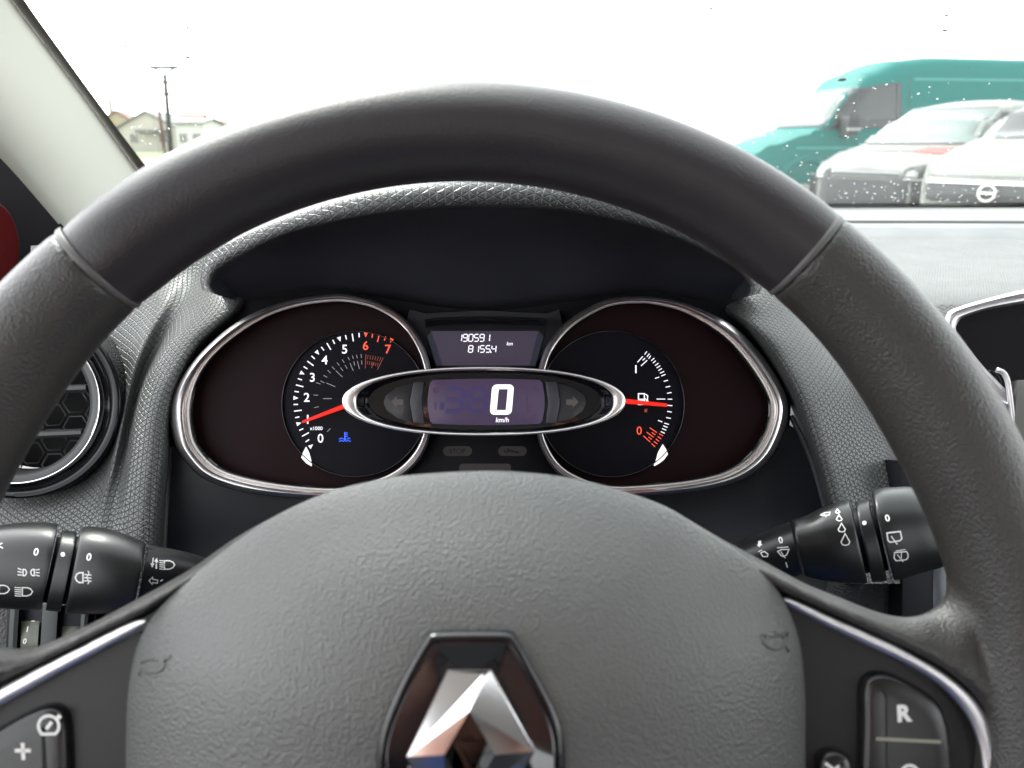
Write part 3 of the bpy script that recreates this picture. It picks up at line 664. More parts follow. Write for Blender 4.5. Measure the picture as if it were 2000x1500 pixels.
# ================================================================== BINNACLE HOOD
def dpath(pts, n):   # (px, py, depth) control points -> world points
    return [pt(*p) for p in catmull(pts, n)]
NH = 110
def arcd(x, near, far): return near+(far-near)*min(1, abs((x-942)/548))**2.2
topc = [(394, 566), (391, 545), (396, 517), (420, 490), (480, 457), (560, 424), (680, 385), (800, 362), (940, 353), (1080, 361), (1200, 384), (1320, 427), (1420, 482), (1464, 514), (1484, 540), (1489, 560), (1484, 573)]
lowc = [(424, 576), (412, 561), (415, 543), (430, 523), (492, 488), (572, 453), (690, 426), (800, 411), (940, 404), (1080, 410), (1200, 429), (1312, 461), (1400, 503), (1440, 529), (1460, 550), (1466, 565), (1460, 578)]
bac = [(436, 596), (440, 597), (452, 597), (470, 596), (500, 592), (560, 582), (640, 573), (760, 590), (940, 612), (1120, 594), (1250, 576), (1330, 584), (1400, 597), (1430, 600), (1440, 600), (1446, 598), (1450, 596)]
T_ = catmull(topc, NH); L_ = catmull(lowc, NH); B_ = catmull(bac, NH)
T3 = [pt(x, y, arcd(x, .338, .372)) for x, y in T_]; L3 = [pt(x, y, arcd(x, .338, .372)) for x, y in L_]; B3 = [KF.px(x, y, -.018) for x, y in B_]
cen = pt(942, 500, .345)
rows = []
fwd = V((0, 1, 0))
for (f, dn) in ((.16, .02), (.11, .008), (.07, .002), (.03, -.001), (.012, 0)):
    rows.append([t+fwd*f-V((0, 0, 1))*dn+(t-cen)*.10*(f/.03)*.2 for t in T3])
lip = []
for k in range(13):
    q = PI*k/12; row = []
    for t, l in zip(T3, L3):
        c_ = (t+l)/2; r = (t-l)/2; fw_ = (EYE-c_).normalized(); row.append(c_+r*math.cos(q)+fw_*(math.sin(q)*min(r.length*.95, .0058)))
    lip.append(row)
rows += lip
und = []
for k in range(1, 11):
    t = k/10; und.append([l.lerp(b, t)+(V((0, .3, 1))*.010*math.sin(PI*t)) for l, b in zip(L3, B3)])
bh = thing('binnacle_hood', 'curved black hood with textured padded lip over the gauges', 'instrument hood', KF.px(942, 600, 0))
v, f, u = grid(rows); obj('padded_lip', v, f, M_lip, bh, uvs=u, angle=180)
und.append([r_ for r_ in rows[0]])
v, f, u = grid([lip[-1]]+und); obj('hood_underside', v, f, M_hood, bh, angle=180)
# end wings of the hood that run back to the dash
for s, i in ((0, 0), (1, NH-1)):
    a = [r[i] for r in rows]; cc = B3[i]+V((0, .05, -.01))
    v = a+[l[i] for l in und]+[cc]; f = [(j, j+1, len(v)-1) for j in range(len(v)-2)]; obj('hood_end', v, f, M_hood, bh)

# ================================================================== DASHBOARD
db = thing('dashboard', 'dark dashboard with fine triangular grain beside and behind the steering wheel', 'dashboard', (.3, .62, .78))
def surf(name, rowsp, m, nr, nc, parent, flip=False):
    cols = [catp(r, nc) for r in rowsp]
    full = [catp([cols[i][j] for i in range(len(cols))], nr) for j in range(nc)]
    R = [[pt(*full[j][i]) for j in range(nc)] for i in range(nr)]
    v, f, u = grid(R); cu = [[0]*nc for _ in range(nr)]; cv = [[0]*nc for _ in range(nr)]
    for i in range(nr):
        for j in range(1, nc): cu[i][j] = cu[i][j-1]+(R[i][j]-R[i][j-1]).length
    for j in range(nc):
        for i in range(1, nr): cv[i][j] = cv[i-1][j]+(R[i][j]-R[i-1][j]).length
    u = [(cu[i][j]-cu[i][nc//3], cv[i][j]-cv[nr//2][j]) for i in range(nr) for j in range(nc)]
    if flip: f = [q for q in f if not vent_hole(sum((v[i] for i in q), V((0, 0, 0)))/4)]
    return obj(name, v, f, m, parent, uvs=u, angle=180)
VC = pt(44, 788, .397)
VF = Frame(VC, rad(19), rad(6))
def vent_hole(p): d = p-VC; return (d-VF.N*d.dot(VF.N)).length < .0405
# left cowl: cluster edge | curved band | step | crest | panel behind the vent
Lrows = [
 [(560, 470, .47), (510, 480, .45), (470, 470, .445), (430, 462, .45), (400, 462, .457), (375, 462, .460), (320, 466, .465), (240, 470, .47), (60, 480, .50)],
 [(500, 540, .46), (480, 540, .43), (455, 536, .430), (420, 532, .435), (386, 530, .446), (360, 530, .448), (310, 530, .452), (220, 535, .458), (60, 545, .48)],
 [(486, 606, .45), (470, 604, .42), (448, 601, .412), (402, 598, .416), (352, 596, .430), (318, 595, .428), (276, 598, .433), (200, 606, .440), (40, 618, .46)],
 [(405, 672, .44), (396, 672, .412), (375, 670, .405), (336, 668, .408), (310, 668, .421), (282, 669, .414), (254, 676, .420), (190, 686, .428), (20, 698, .44)],
 [(352, 745, .43), (350, 745, .405), (330, 742, .398), (290, 742, .402), (276, 742, .416), (256, 744, .407), (236, 750, .414), (180, 760, .42), (0, 770, .43)],
 [(332, 815, .43), (331, 815, .402), (306, 812, .394), (270, 812, .398), (256, 815, .410), (240, 822, .402), (222, 830, .409), (160, 840, .414), (-20, 850, .42)],
 [(331, 895, .43), (329, 895, .400), (298, 893, .390), (258, 893, .393), (240, 898, .402), (222, 905, .397), (204, 915, .404), (140, 930, .408), (-40, 940, .41)],
 [(324, 980, .43), (322, 980, .397), (290, 980, .385), (250, 980, .386), (226, 985, .391), (200, 990, .390), (180, 995, .393), (120, 1000, .397), (-60, 1000, .40)],
 [(318, 1070, .43), (316, 1070, .392), (284, 1072, .378), (245, 1074, .377), (215, 1075, .379), (190, 1077, .380), (165, 1080, .382), (100, 1085, .386), (-80, 1085, .39)],
 [(316, 1180, .43), (314, 1180, .388), (280, 1182, .372), (240, 1182, .371), (210, 1182, .372), (185, 1182, .373), (160, 1182, .375), (95, 1182, .379), (-90, 1182, .385)]]
surf('side_cowl', Lrows, M_dash, 130, 120, db, True)
Rrows = [
 [(1330, 560, .48), (1372, 560, .460), (1400, 555, .450), (1450, 530, .445), (1500, 500, .44), (1560, 470, .47), (1640, 440, .55)],
 [(1390, 606, .46), (1410, 604, .432), (1430, 598, .424), (1474, 580, .416), (1530, 558, .428), (1600, 545, .46), (1700, 530, .54)],
 [(1448, 645, .44), (1462, 643, .412), (1482, 640, .402), (1524, 632, .407), (1580, 625, .422), (1660, 618, .455), (1780, 610, .53)],
 [(1496, 706, .43), (1510, 704, .406), (1530, 702, .397), (1572, 697, .402), (1625, 693, .416), (1700, 690, .445), (1810, 690, .50)],
 [(1536, 775, .43), (1550, 773, .402), (1570, 772, .393), (1612, 768, .398), (1662, 765, .410), (1730, 765, .435), (1820, 765, .48)],
 [(1566, 850, .43), (1578, 848, .399), (1598, 847, .390), (1640, 845, .395), (1690, 843, .405), (1745, 843, .422), (1800, 843, .46)],
 [(1592, 925, .43), (1602, 923, .397), (1620, 922, .388), (1662, 920, .392), (1708, 918, .400), (1752, 918, .412), (1766, 918, .46)],
 [(1612, 1000, .43), (1622, 998, .394), (1640, 997, .385), (1678, 996, .387), (1720, 995, .393), (1754, 995, .402), (1762, 995, .46)],
 [(1632, 1075, .43), (1640, 1073, .390), (1658, 1072, .380), (1694, 1072, .381), (1730, 1072, .385), (1756, 1072, .392), (1762, 1072, .46)],
 [(1642, 1142, .43), (1650, 1140, .386), (1668, 1140, .376), (1700, 1140, .376), (1735, 1140, .379), (1758, 1140, .385), (1764, 1140, .46)]]
surf('side_cowl', Rrows, M_dash, 110, 80, db)
# lower dash skin under the cowls, and the smooth shroud around the column
surf('lower_dash', [[(-300, 1160, .42), (-60, 1165, .40), (60, 1172, .398), (180, 1175, .394), (330, 1180, .392)], [(-300, 1260, .41), (-60, 1260, .392), (60, 1265, .39), (180, 1265, .388), (330, 1260, .385)], [(-300, 1500, .40), (-60, 1500, .39), (60, 1500, .388), (180, 1500, .386), (330, 1500, .38)]], M_grain, 20, 30, db)
surf('lower_dash', [[(1560, 1090, .44), (1660, 1095, .40), (1700, 1095, .398), (1757, 1095, .40), (1763, 1095, .46)], [(1560, 1180, .42), (1660, 1180, .402), (1700, 1180, .400), (1757, 1180, .402), (1763, 1180, .46)], [(1560, 1400, .42), (1660, 1400, .40), (1700, 1400, .40), (1757, 1400, .40), (1763, 1400, .46)]], M_grain, 20, 30, db)
sh = [(345, 850), (352, 885), (395, 925), (480, 950), (560, 958), (760, 965), (1100, 965), (1300, 955), (1450, 930), (1500, 890), (1530, 820), (1552, 836), (1575, 880), (1600, 950), (1622, 1020), (1640, 1100), (1650, 1260), (300, 1260), (313, 1060), (320, 960)]
rows = [[KF.px(x, y, -.018) for x, y in polyl(sh, 120, True)], [KF.px(x, y, -.008) for x, y in polyl(sh, 120, True)]]
v, f, u = grid(rows, close_row=True, cap0=True, cap1=True); obj('column_shroud', v, f, M_shroud, db, angle=40)
def rib(name, ctr, r, m, sc_=None):
    P_ = [KF.px(x, y, -.008) for x, y in catmull(ctr, 40)]; v, f = tube(P_, r, 8); return obj(name, v, f, m, db, angle=180)
rib('shroud_edge', [(331, 872), (325, 940), (321, 1000), (318, 1060), (316, 1160)], .0022, M_edge)
rib('shroud_edge', [(1545, 812), (1572, 868), (1592, 920), (1610, 985), (1622, 1040), (1630, 1120)], .0016, M_edge)
# steering column cover behind the wheel hub
v, f = tube([W.P(0, .0, -.02), W.P(0, .0, -.09), W.P(0, .0, -.16)], .06, 24); obj('column_cover', v, f, M_black, db)
# black side of the centre stack with a lit satin edge
v, f = plate(KF, [(1762, 900), (1840, 900), (1858, 1000), (1858, 1300), (1762, 1300)], -.02, .02, .001); obj('stack_side', v, f, M_black, db)
v, f = tube([KF.px(1853, y, .020) for y in (1080, 1120, 1160, 1220, 1300)], .0011, 8); obj('stack_trim', v, f, M_silver, db)
v, f = plate(KF, [(1822, 1085), (1850, 1083), (1850, 1250), (1822, 1250)], .018, .0205, .0008); obj('stack_trim', v, f, mat('stack_satin', (.045, .05, .06), .3), db)
# dash top and windscreen ledge (world shapes; z falls slightly towards the driver)
def wrow(y, z, x0, x1, n=60, curve=0.0): return [V((x0+(x1-x0)*i/(n-1), y-curve*((x0+(x1-x0)*i/(n-1)-.35)/.8)**2, z)) for i in range(n)]
def topsec(secs, name, m, x0=-.46, x1=1.25, curve=.10):
    v, f, u = grid([wrow(y, z, x0, x1, 80, curve) for y, z in secs]); return obj(name, v, f, m, db, uvs=u, angle=180)
Z = EYE.z
def zat(y, py):   # height at which a ray through row py (centre column) meets distance y
    e = math.atan((750-py)/FPX)-PITCH; return Z+y*math.tan(e)
topsec([(.50, zat(.50, 650)), (.52, zat(.52, 600)), (.56, zat(.56, 570)), (.64, zat(.64, 530)), (.74, zat(.74, 492)), (.800, zat(.80, 466))], 'top_pad', M_dashtop, x0=-.40)
topsec([(.800, zat(.80, 466)), (.806, zat(.80, 464)), (.845, zat(.845, 447)), (.866, zat(.866, 438)), (.867, zat(.872, 436)-.02)], 'rear_strip', mat('rear_strip_plastic', (.055, .057, .059), .42, var=.05))
topsec([(.880, zat(.872, 436)-.02), (.881, zat(.881, 433.5)), (.888, zat(.888, 431)), (.93, zat(.93, 419)), (.97, zat(.97, 408)), (1.0, zat(1.0, 404))], 'windscreen_ledge', mat('ledge_plastic', (.11, .112, .11), .4, var=.05))
topsec([(.862, zat(.872, 436)-.019), (.885, zat(.872, 436)-.019)], 'demister_slot', M_black)

# ================================================================== AIR VENT
VC = pt(44, 788, .397)
VF = Frame(VC, rad(19), rad(6))
av = thing('air_vent', 'round air vent with gloss black ring and honeycomb mesh left of the gauges', 'air vent', VC)
R0 = .0485
def vring(prof, dx=0, n=96): return grid([[VF.P(dx_*1.0+r*math.cos(2*PI*i/n), r*math.sin(2*PI*i/n), h) for i in range(n)] for r, h, dx_ in prof], close_row=True)[:2]
v, f = vring([(.049, -.03, 0), (.0490, .000, 0), (.0488, .0015, 0), (.0475, .0022, 0), (.0455, .0010, -.001), (.0435, -.0035, -.003), (.0420, -.0055, -.004)]); obj('gloss_ring', v, f, mat('vent_gloss_black', (.004, .004, .005), .1, spec=.25), av, angle=60)
v, f = vring([(.0420, -.0055, -.004), (.0419, -.0035, -.0045), (.0413, -.0026, -.0047), (.0406, -.0030, -.005), (.0404, -.004, -.005)]); obj('chrome_ring', v, f, M_chrome, av, angle=60)
M_ventgrey = mat('vent_grey', (.045, .046, .047), .4)
v, f = vring([(.0404, -.004, -.005), (.0388, -.0042, -.0055), (.0365, -.006, -.006), (.0355, -.014, -.006), (.0350, -.022, -.006)]); obj('inner_ring', v, f, M_ventgrey, av, angle=60)
v, f = vring([(.0355, -.034, -.006), (.0001, -.034, -.006)]); obj('duct', v, f, mat('duct_black', (.004, .004, .004), .9), av)
hx = []
for i in range(-4, 5):
    for j in range(-4, 5):
        cx = -.006+i*.0115; cyy = j*.01328+(i % 2)*.00664
        if math.hypot(cx+.006, cyy) < .036:
            P_ = [VF.P(cx+.0064*math.cos(PI/3*k), cyy+.0064*math.sin(PI/3*k), -.021) for k in range(6)]
            hx.append(tube(P_, .00045, 4, closed=True))
v, f = merge(*hx); mesh_ = obj('honeycomb_mesh', v, f, mat('honeycomb', (.03, .032, .034), .4), av, angle=180)
for uu, hh in ((.0075, .0046), (-.016, .0050), (.029, .004)):
    wd = math.sqrt(.0355**2-uu**2)
    v, f = box((0, 0, 0), (2*wd, .0045, .012)); 
    rows = [[VF.P(-.006+sx_*wd, uu+dy, dz) for dy, dz in ((-.0024, -.017), (-.0026, -.008), (-.0012, -.0055), (.0006, -.0055), (.0016, -.008), (.0012, -.017))] for sx_ in (-1, 1)]
    v, f, u = grid(rows, close_row=True, cap0=True, cap1=True); obj('blade', v, f, M_ventgrey, av, angle=50)

# ================================================================== STALKS
def stalk_body(sts, dep, e=.82, nn=40, sub=6, asp=.92, ecc=None):
    """sts: (top px, bottom px) pairs; sections are rounded and as deep as they are tall"""
    pts8 = [(*a, *b) for a, b in sts]; rows = []
    P8 = catmull(pts8, (len(pts8)-1)*sub+1) if sub > 1 else pts8
    for i, q in enumerate(P8):
        dd = dep[0]+(dep[1]-dep[0])*i/max(1, len(P8)-1)
        a = pt(q[0], q[1], dd); b = pt(q[2], q[3], dd); c_ = (a+b)/2; r = (a-b)/2; vw = (c_-EYE).normalized(); vw = (vw-r.normalized()*vw.dot(r.normalized())).normalized()
        rows.append([c_+r*math.copysign(abs(math.cos(2*PI*j/nn))**e, math.cos(2*PI*j/nn))+vw*(r.length*asp*math.copysign(abs(math.sin(2*PI*j/nn))**e, math.sin(2*PI*j/nn))) for j in range(nn)])
    return grid(rows, close_row=True, cap0=True, cap1=True)[:2]
def bev_sts(a, b, k=.05):   # little shoulders at both ends of a segment
    return a
SD = .335
ls = thing('light_stalk', 'black light switch stalk with white lamp symbols left of the steering wheel', 'switch stalk', pt(100, 1110, SD))
def seg(name, sts, parent, dep=(SD, SD), sub=6, ends=(.04, .04), e=.82):
    S_ = list(sts); P8 = catmull([(*a, *b) for a, b in S_], (len(S_)-1)*sub+1)
    out = []
    def sh(q, k, dx): 
        cx, cy_ = (q[0]+q[2])/2, (q[1]+q[3])/2; return ((cx+(q[0]-cx)*(1-k)+dx, cy_+(q[1]-cy_)*(1-k)), (cx+(q[2]-cx)*(1-k)+dx, cy_+(q[3]-cy_)*(1-k)))
    d0 = 1 if P8[-1][0] > P8[0][0] else -1
    out.append(sh(P8[0], ends[0], 0)); out.append(sh(P8[0], ends[0]*.3, 1.0*d0))
    out += [((q[0], q[1]), (q[2], q[3])) for q in [tuple(p) for p in P8[1:-1]]]
    if sub: out.append(sh(P8[-1], ends[1]*.3, -1.0*d0)); out.append(sh(P8[-1], ends[1], 0))
    v, f = stalk_body(out, dep, sub=1, e=e); return obj(name, v, f, M_stalk, parent, angle=50)
s1 = seg('stalk_base', [((470, 1118), (450, 1180)), ((375, 1084), (352, 1166)), ((290, 1067), (268, 1176))], ls, (SD+.02, SD))
s2 = seg('fog_lamp_collar', [((285, 1064), (262, 1186)), ((245, 1047), (218, 1191)), ((210, 1036), (182, 1193)), ((180, 1032), (150, 1193)), ((158, 1033), (128, 1193))], ls, ends=(.03, .06))
s3 = seg('marker_ring', [((150, 1042), (120, 1189)), ((120, 1039), (90, 1186))], ls, ends=(.02, .02))
M_stalk_ = M_stalk; M_stalk = M_black
s3b = seg('gap_ring', [((161, 1052), (131, 1176)), ((110, 1052), (84, 1172))], ls, ends=(.02, .02))
M_stalk = M_stalk_
s4 = seg('end_knob', [((112, 1027), (82, 1185)), ((85, 1024), (52, 1184)), ((40, 1025), (8, 1182)), ((0, 1030), (-32, 1178)), ((-40, 1042), (-68, 1168)), ((-80, 1062), (-100, 1150))], ls, ends=(.05, .3))
bl_ = bvh(s1, s2, s3, s4)
SY = lambda parent, shapes, nm='symbol': decal(nm, shapes, bl_, M_print, parent)
SY(s4, [text2d('0', 71, 1078, 15, bold=.03, shear=.15)])
SY(s3, [poly(circ(123, 1083, 4.5, 16))])
SY(s2, [text2d('0', 174, 1088, 15, bold=.03, shear=.15)])
dl = lambda cx, cy_, w_, h_, s=1: [(cx+s*(-w_/2), cy_-h_/2), (cx, cy_-h_/2), (cx+s*w_*.32, cy_-h_*.33), (cx+s*w_*.5, cy_), (cx+s*w_*.32, cy_+h_*.33), (cx, cy_+h_/2), (cx+s*(-w_/2), cy_+h_/2)]
# side lamps
SY(s4, [stroke(dl(49, 1118, 7, 12, 1), 2.6, True), stroke(dl(64, 1118, 7, 12, -1), 2.6, True)]+[stroke([(43, 1113+i*5), (35, 1109.5+i*6.5)], 2.2) for i in range(3)]+[stroke([(70, 1113+i*5), (78, 1112+i*6.5)], 2.2) for i in range(3)])
SY(s4, [stroke(dl(54, 1155.5, 20, 16), 2.2, True)]+[stroke([(29, 1147+i*4), (42, 1148+i*4)], 1.8) for i in range(5)])
SY(s4, [stroke(dl(9, 1151, 20, 16), 2.2, True)])
SY(s4, [stroke([(0, 1063), (5, 1061)], 2), stroke([(0, 1067), (6, 1071)], 2)])
SY(s2, [stroke(dl(155, 1128, 15, 19, -1), 3.0, True)]+[stroke([(165, 1122+i*6), (179, 1123+i*6)], 2.4) for i in range(3)]+[stroke([(172+2*math.sin(i*1.2), 1115+i*3.2) for i in range(9)], 2.2)])
SY(s1, [stroke(dl(331, 1103.5, 20, 16), 2.2, True)]+[stroke([(311, 1095+i*4), (321, 1096+i*4)], 1.8) for i in range(5)]+[stroke([(299, 1090), (298, 1101)], 2), poly([(293.5, 1100), (301.5, 1101), (297, 1109)]), stroke([(305, 1111), (305.5, 1096)], 3), poly([(301, 1097), (309, 1098), (306, 1090)])])
SY(s1, [stroke([(291, 1134), (298, 1127), (298, 1131), (308, 1133), (307, 1139), (298, 1137.5), (297, 1141)], 2.0, True), stroke([(313, 1135), (318, 1132)], 2.5)])

RD = .335
ws = thing('wiper_stalk', 'black wiper stalk with white wiper and raindrop symbols right of the steering wheel', 'switch stalk', pt(1700, 1050, RD))
w1 = seg('stalk_base', [((1400, 1078), (1430, 1165)), ((1450, 1057), (1480, 1150)), ((1543, 1021), (1566, 1118))], ws, (RD+.02, RD))
w2 = seg('front_wiper_collar', [((1547, 1018), (1572, 1122)), ((1575, 1009), (1598, 1128)), ((1605, 994), (1630, 1132)), ((1635, 984), (1664, 1134)), ((1660, 980), (1694, 1134))], ws, ends=(.03, .06))
w3 = seg('marker_ring', [((1670, 983), (1702, 1132)), ((1697, 977), (1732, 1129))], ws, ends=(.02, .02))
M_stalk = M_black
w3b = seg('gap_ring', [((1660, 998), (1688, 1116)), ((1708, 988), (1736, 1110))], ws, ends=(.02, .02))
M_stalk = M_stalk_
w4 = seg('end_knob', [((1702, 963), (1744, 1128)), ((1722, 957), (1768, 1122)), ((1750, 955), (1800, 1112)), ((1778, 955), (1834, 1102)), ((1795, 960), (1852, 1094)), ((1812, 985), (1852, 1085))], ws, ends=(.05, .12))
br_ = bvh(w1, w2, w3, w4)
SR = lambda parent, shapes, nm='symbol': decal(nm, shapes, br_, M_print, parent)
def drop(x, y, w_, h_): return stroke([(x-.05*w_, y-h_*.55), (x+w_*.28, y-h_*.1), (x+w_*.5, y+h_*.2), (x+w_*.35, y+h_*.43), (x, y+h_*.5), (x-w_*.35, y+h_*.43), (x-w_*.5, y+h_*.2), (x-w_*.3, y-h_*.1)], 2.1, True)
SR(w4, [text2d('0', 1733, 1012, 14, bold=.03, shear=-.1, rot=-.1)])
SR(w3, [poly(circ(1688, 1021.5, 4.3, 16))])
SR(w4, [stroke([(1732, 1041), (1758, 1038), (1761, 1052), (1757, 1056), (1738, 1059), (1734, 1055)], 3.0, True), stroke([(1740, 1047), (1752, 1063)], 2.6)])
SR(w4, [stroke([(1747, 1079), (1770, 1077), (1773, 1082), (1773, 1089), (1769, 1093), (1750, 1095), (1746, 1090)], 2.4, True), stroke([(1752, 1083), (1764, 1097)], 2), stroke([(1749, 1076), (1768, 1073)], 1.8), stroke([(1760, 1078), (1760, 1090)], 1.8)])
SR(w2, [drop(1636, 999, 8, 7)]); SR(w2, [drop(1639, 1012, 11, 11)]); SR(w2, [drop(1644, 1031, 14, 16)]); SR(w2, [drop(1651, 1054, 17, 22)])
SR(w2, [stroke([(1603, 1006), (1611, 1002), (1621, 1001), (1620, 1006), (1608, 1008)], 2, True), stroke([(1609, 1004), (1614, 1010)], 2)])
SR(w1, [text2d('0', 1525, 1055, 13, bold=.03, rot=-.2)])
SR(w1, [stroke([(1519, 1077), (1527, 1073), (1541, 1073), (1537, 1083), (1531, 1087), (1526, 1085)], 2.3, True), stroke([(1525, 1077), (1534, 1090)], 2), stroke([(1518, 1070), (1540, 1068)], 1.8)])
SR(w1, [stroke([(1535, 1098), (1538, 1108)], 2.4)]); SR(w1, [poly([(1481, 1057), (1487, 1056), (1487, 1063), (1490, 1063), (1483, 1069), (1478, 1064), (1481, 1064)])])
SR(w1, [stroke([(1486, 1080), (1493, 1077), (1500, 1082), (1499, 1087), (1490, 1087)], 2.2, True), stroke([(1481, 1078), (1489, 1074)], 1.8)])

# ================================================================== HEADLAMP LEVEL WHEELS
LD = .378
LF = Frame(pt(90, 1225, LD), rad(20))
lw = thing('level_switch', 'headlamp level thumbwheel marked 2 1 0 below the light stalk', 'thumbwheel switch', pt(90, 1225, LD))
v, f = plate(LF, [(14, 1176), (188, 1176), (182, 1300), (10, 1300)], -.012, -.003, .0004); obj('switch_panel', v, f, M_black, lw)
def vrib(x0, x1, m=M_rib):
    rows = []
    for t in range(12):
        q = t/11; y = 1180+q*115; bx = -6*math.sin(q*1.4)
        rows.append([LF.px(x0+bx, y, -.004), LF.px(x0+bx, y, .0016), LF.px((x0+x1)/2+bx, y, .0024), LF.px(x1+bx, y, .0016), LF.px(x1+bx, y, -.004)])
    v, f, u = grid(rows); obj('rib', v, f, m, lw, angle=40)
vrib(21, 38); vrib(84, 114); vrib(160, 174)
def thumb(x0, x1, y0):
    rows = []
    for t in range(20):
        q = t/19; a = -.15+q*PI*.9; y = y0+q*88
        rows.append([LF.px(x0+(x1-x0)*s-5*q, y, -.004+.005*max(0, math.sin(a))**.8*(1 if 0 < s < 1 else .75)) for s in (0, .06, .5, .94, 1)])
    v, f, u = grid(rows); return obj('thumbwheel', v, f, M_wheelnum, lw, angle=50)
t1 = thumb(42, 79, 1204); t2 = thumb(122, 158, 1214)
tb = bvh(t1)
for s, x, y in (('2', 65, 1209), ('1', 54, 1229), ('0', 49, 1252)):
    decal('numeral', [text2d(s, x, y, 11, bold=.03, shear=.2)], tb, M_print, t1, off=.0002)

# ================================================================== CENTRE DISPLAY
CD = pt(1960, 680, .46)
DF = Frame(CD, rad(24), rad(-14))
cd = thing('centre_display', 'gloss black centre display with chrome surround at the right edge', 'display', CD)
o1 = [(1846, 640), (1850, 612), (1872, 600), (1930, 583), (2000, 566), (2120, 545), (2300, 530), (2330, 760), (2120, 800), (1980, 800), (1930, 770), (1880, 700)]
o2 = [(1868, 648), (1872, 628), (1886, 618), (1935, 603), (2000, 592), (2120, 574), (2280, 560), (2300, 740), (2110, 770), (1990, 770), (1940, 735), (1892, 680)]
a = catmull(o1, 120, True); b = catmull(o2, 120, True)
rows = [[DF.px(p[0]*(1-t)+q[0]*t, p[1]*(1-t)+q[1]*t, h) for p, q in zip(a, b)] for t, h in ((0, -.05), (0, 0), (.06, .0025), (.25, .0034), (.42, .0025), (.46, .0005), (.52, .0008), (.8, .0018), (.97, .0004), (1, -.0035))]
obj('surround', *grid(rows, close_row=True)[:2], M_silver, cd, angle=50)
v, f = plate_l(DF, inset([DF.lo(x, y, -.002) for x, y in b], -.0008), -.012, -.002); obj('screen', v, f, M_piano, cd)
v, f = plate(DF, [(1988, 742), (2200, 738), (2200, 900), (1975, 900)], -.01, .006, .0012, 40); obj('button_block', v, f, mat('warm_grey_plastic', (.10, .10, .095), .4), cd)
P_ = [DF.px(x, y, .004) for x, y in catmull([(1946, 722), (1960, 728), (1968, 745), (1972, 770), (1980, 830)], 20)]; v, f = tube(P_, .0016, 10); obj('trim_end', v, f, M_silver, cd, angle=180)
# ================================================================== CAR SHELL: windscreen, pillar, door, headliner
GB = V((0, .985, zat(.985, 404)))           # foot of the glass
GS = math.tan(rad(27))
GF = Frame(GB, -(PI/2-rad(27)))              # plane of the windscreen (leans back over the driver)
GF.X = V((1, 0, 0)); GF.U = V((0, -math.cos(rad(27)), math.sin(rad(27)))); GF.N = V((0, -math.sin(rad(27)), -math.cos(rad(27))))
M_glass = bpy.data.materials.new('windscreen_glass'); M_glass.use_nodes = True
t = M_glass.node_tree; t.nodes.clear(); o_ = t.nodes.new('ShaderNodeOutputMaterial')
tr = t.nodes.new('ShaderNodeBsdfTransparent'); tr.inputs[0].default_value = (.93, .97, .94, 1)
gl = t.nodes.new('ShaderNodeBsdfGlossy'); gl.inputs['Roughness'].default_value = .02
ge = t.nodes.new('ShaderNodeNewGeometry'); dp = t.nodes.new('ShaderNodeVectorMath'); dp.operation = 'DOT_PRODUCT'; t.links.new(ge.outputs['Normal'], dp.inputs[0]); t.links.new(ge.outputs['Incoming'], dp.inputs[1])
ab = t.nodes.new('ShaderNodeMath'); ab.operation = 'ABSOLUTE'; t.links.new(dp.outputs['Value'], ab.inputs[0])
om = t.nodes.new('ShaderNodeMath'); om.operation = 'SUBTRACT'; om.inputs[0].default_value = 1; t.links.new(ab.outputs[0], om.inputs[1])
pw = t.nodes.new('ShaderNodeMath'); pw.operation = 'POWER'; pw.inputs[1].default_value = 5; t.links.new(om.outputs[0], pw.inputs[0])
fr = t.nodes.new('ShaderNodeMath'); fr.operation = 'MULTIPLY_ADD'; fr.inputs[1].default_value = .9; fr.inputs[2].default_value = .06; t.links.new(pw.outputs[0], fr.inputs[0])
m1 = t.nodes.new('ShaderNodeMixShader'); t.links.new(fr.outputs[0], m1.inputs[0]); t.links.new(tr.outputs[0], m1.inputs[1]); t.links.new(gl.outputs[0], m1.inputs[2])
tl = t.nodes.new('ShaderNodeBsdfTranslucent'); tl.inputs[0].default_value = (.9, .95, .88, 1)
m2 = t.nodes.new('ShaderNodeMixShader'); m2.inputs[0].default_value = .012; t.links.new(m1.outputs[0], m2.inputs[1]); t.links.new(tl.outputs[0], m2.inputs[2]); t.links.new(m2.outputs[0], o_.inputs[0])
GH = .98
def glp(x, u, h=0): return GB+GF.X*x+GF.U*u+GF.N*h
rows = [[glp(x, u, -.03*((x-.35)/.8)**2*0) for x in (-.52+.14*u/GH, -.1, .3, .7, 1.2-.14*u/GH)] for u in (-.02, .3, .6, GH)]
v, f, u = grid(rows); wsn = obj('windscreen', v, f, M_glass, None, loc=GB)
tag(wsn, 'raked windscreen glass spattered with raindrops, seen above the steering wheel', 'windscreen')
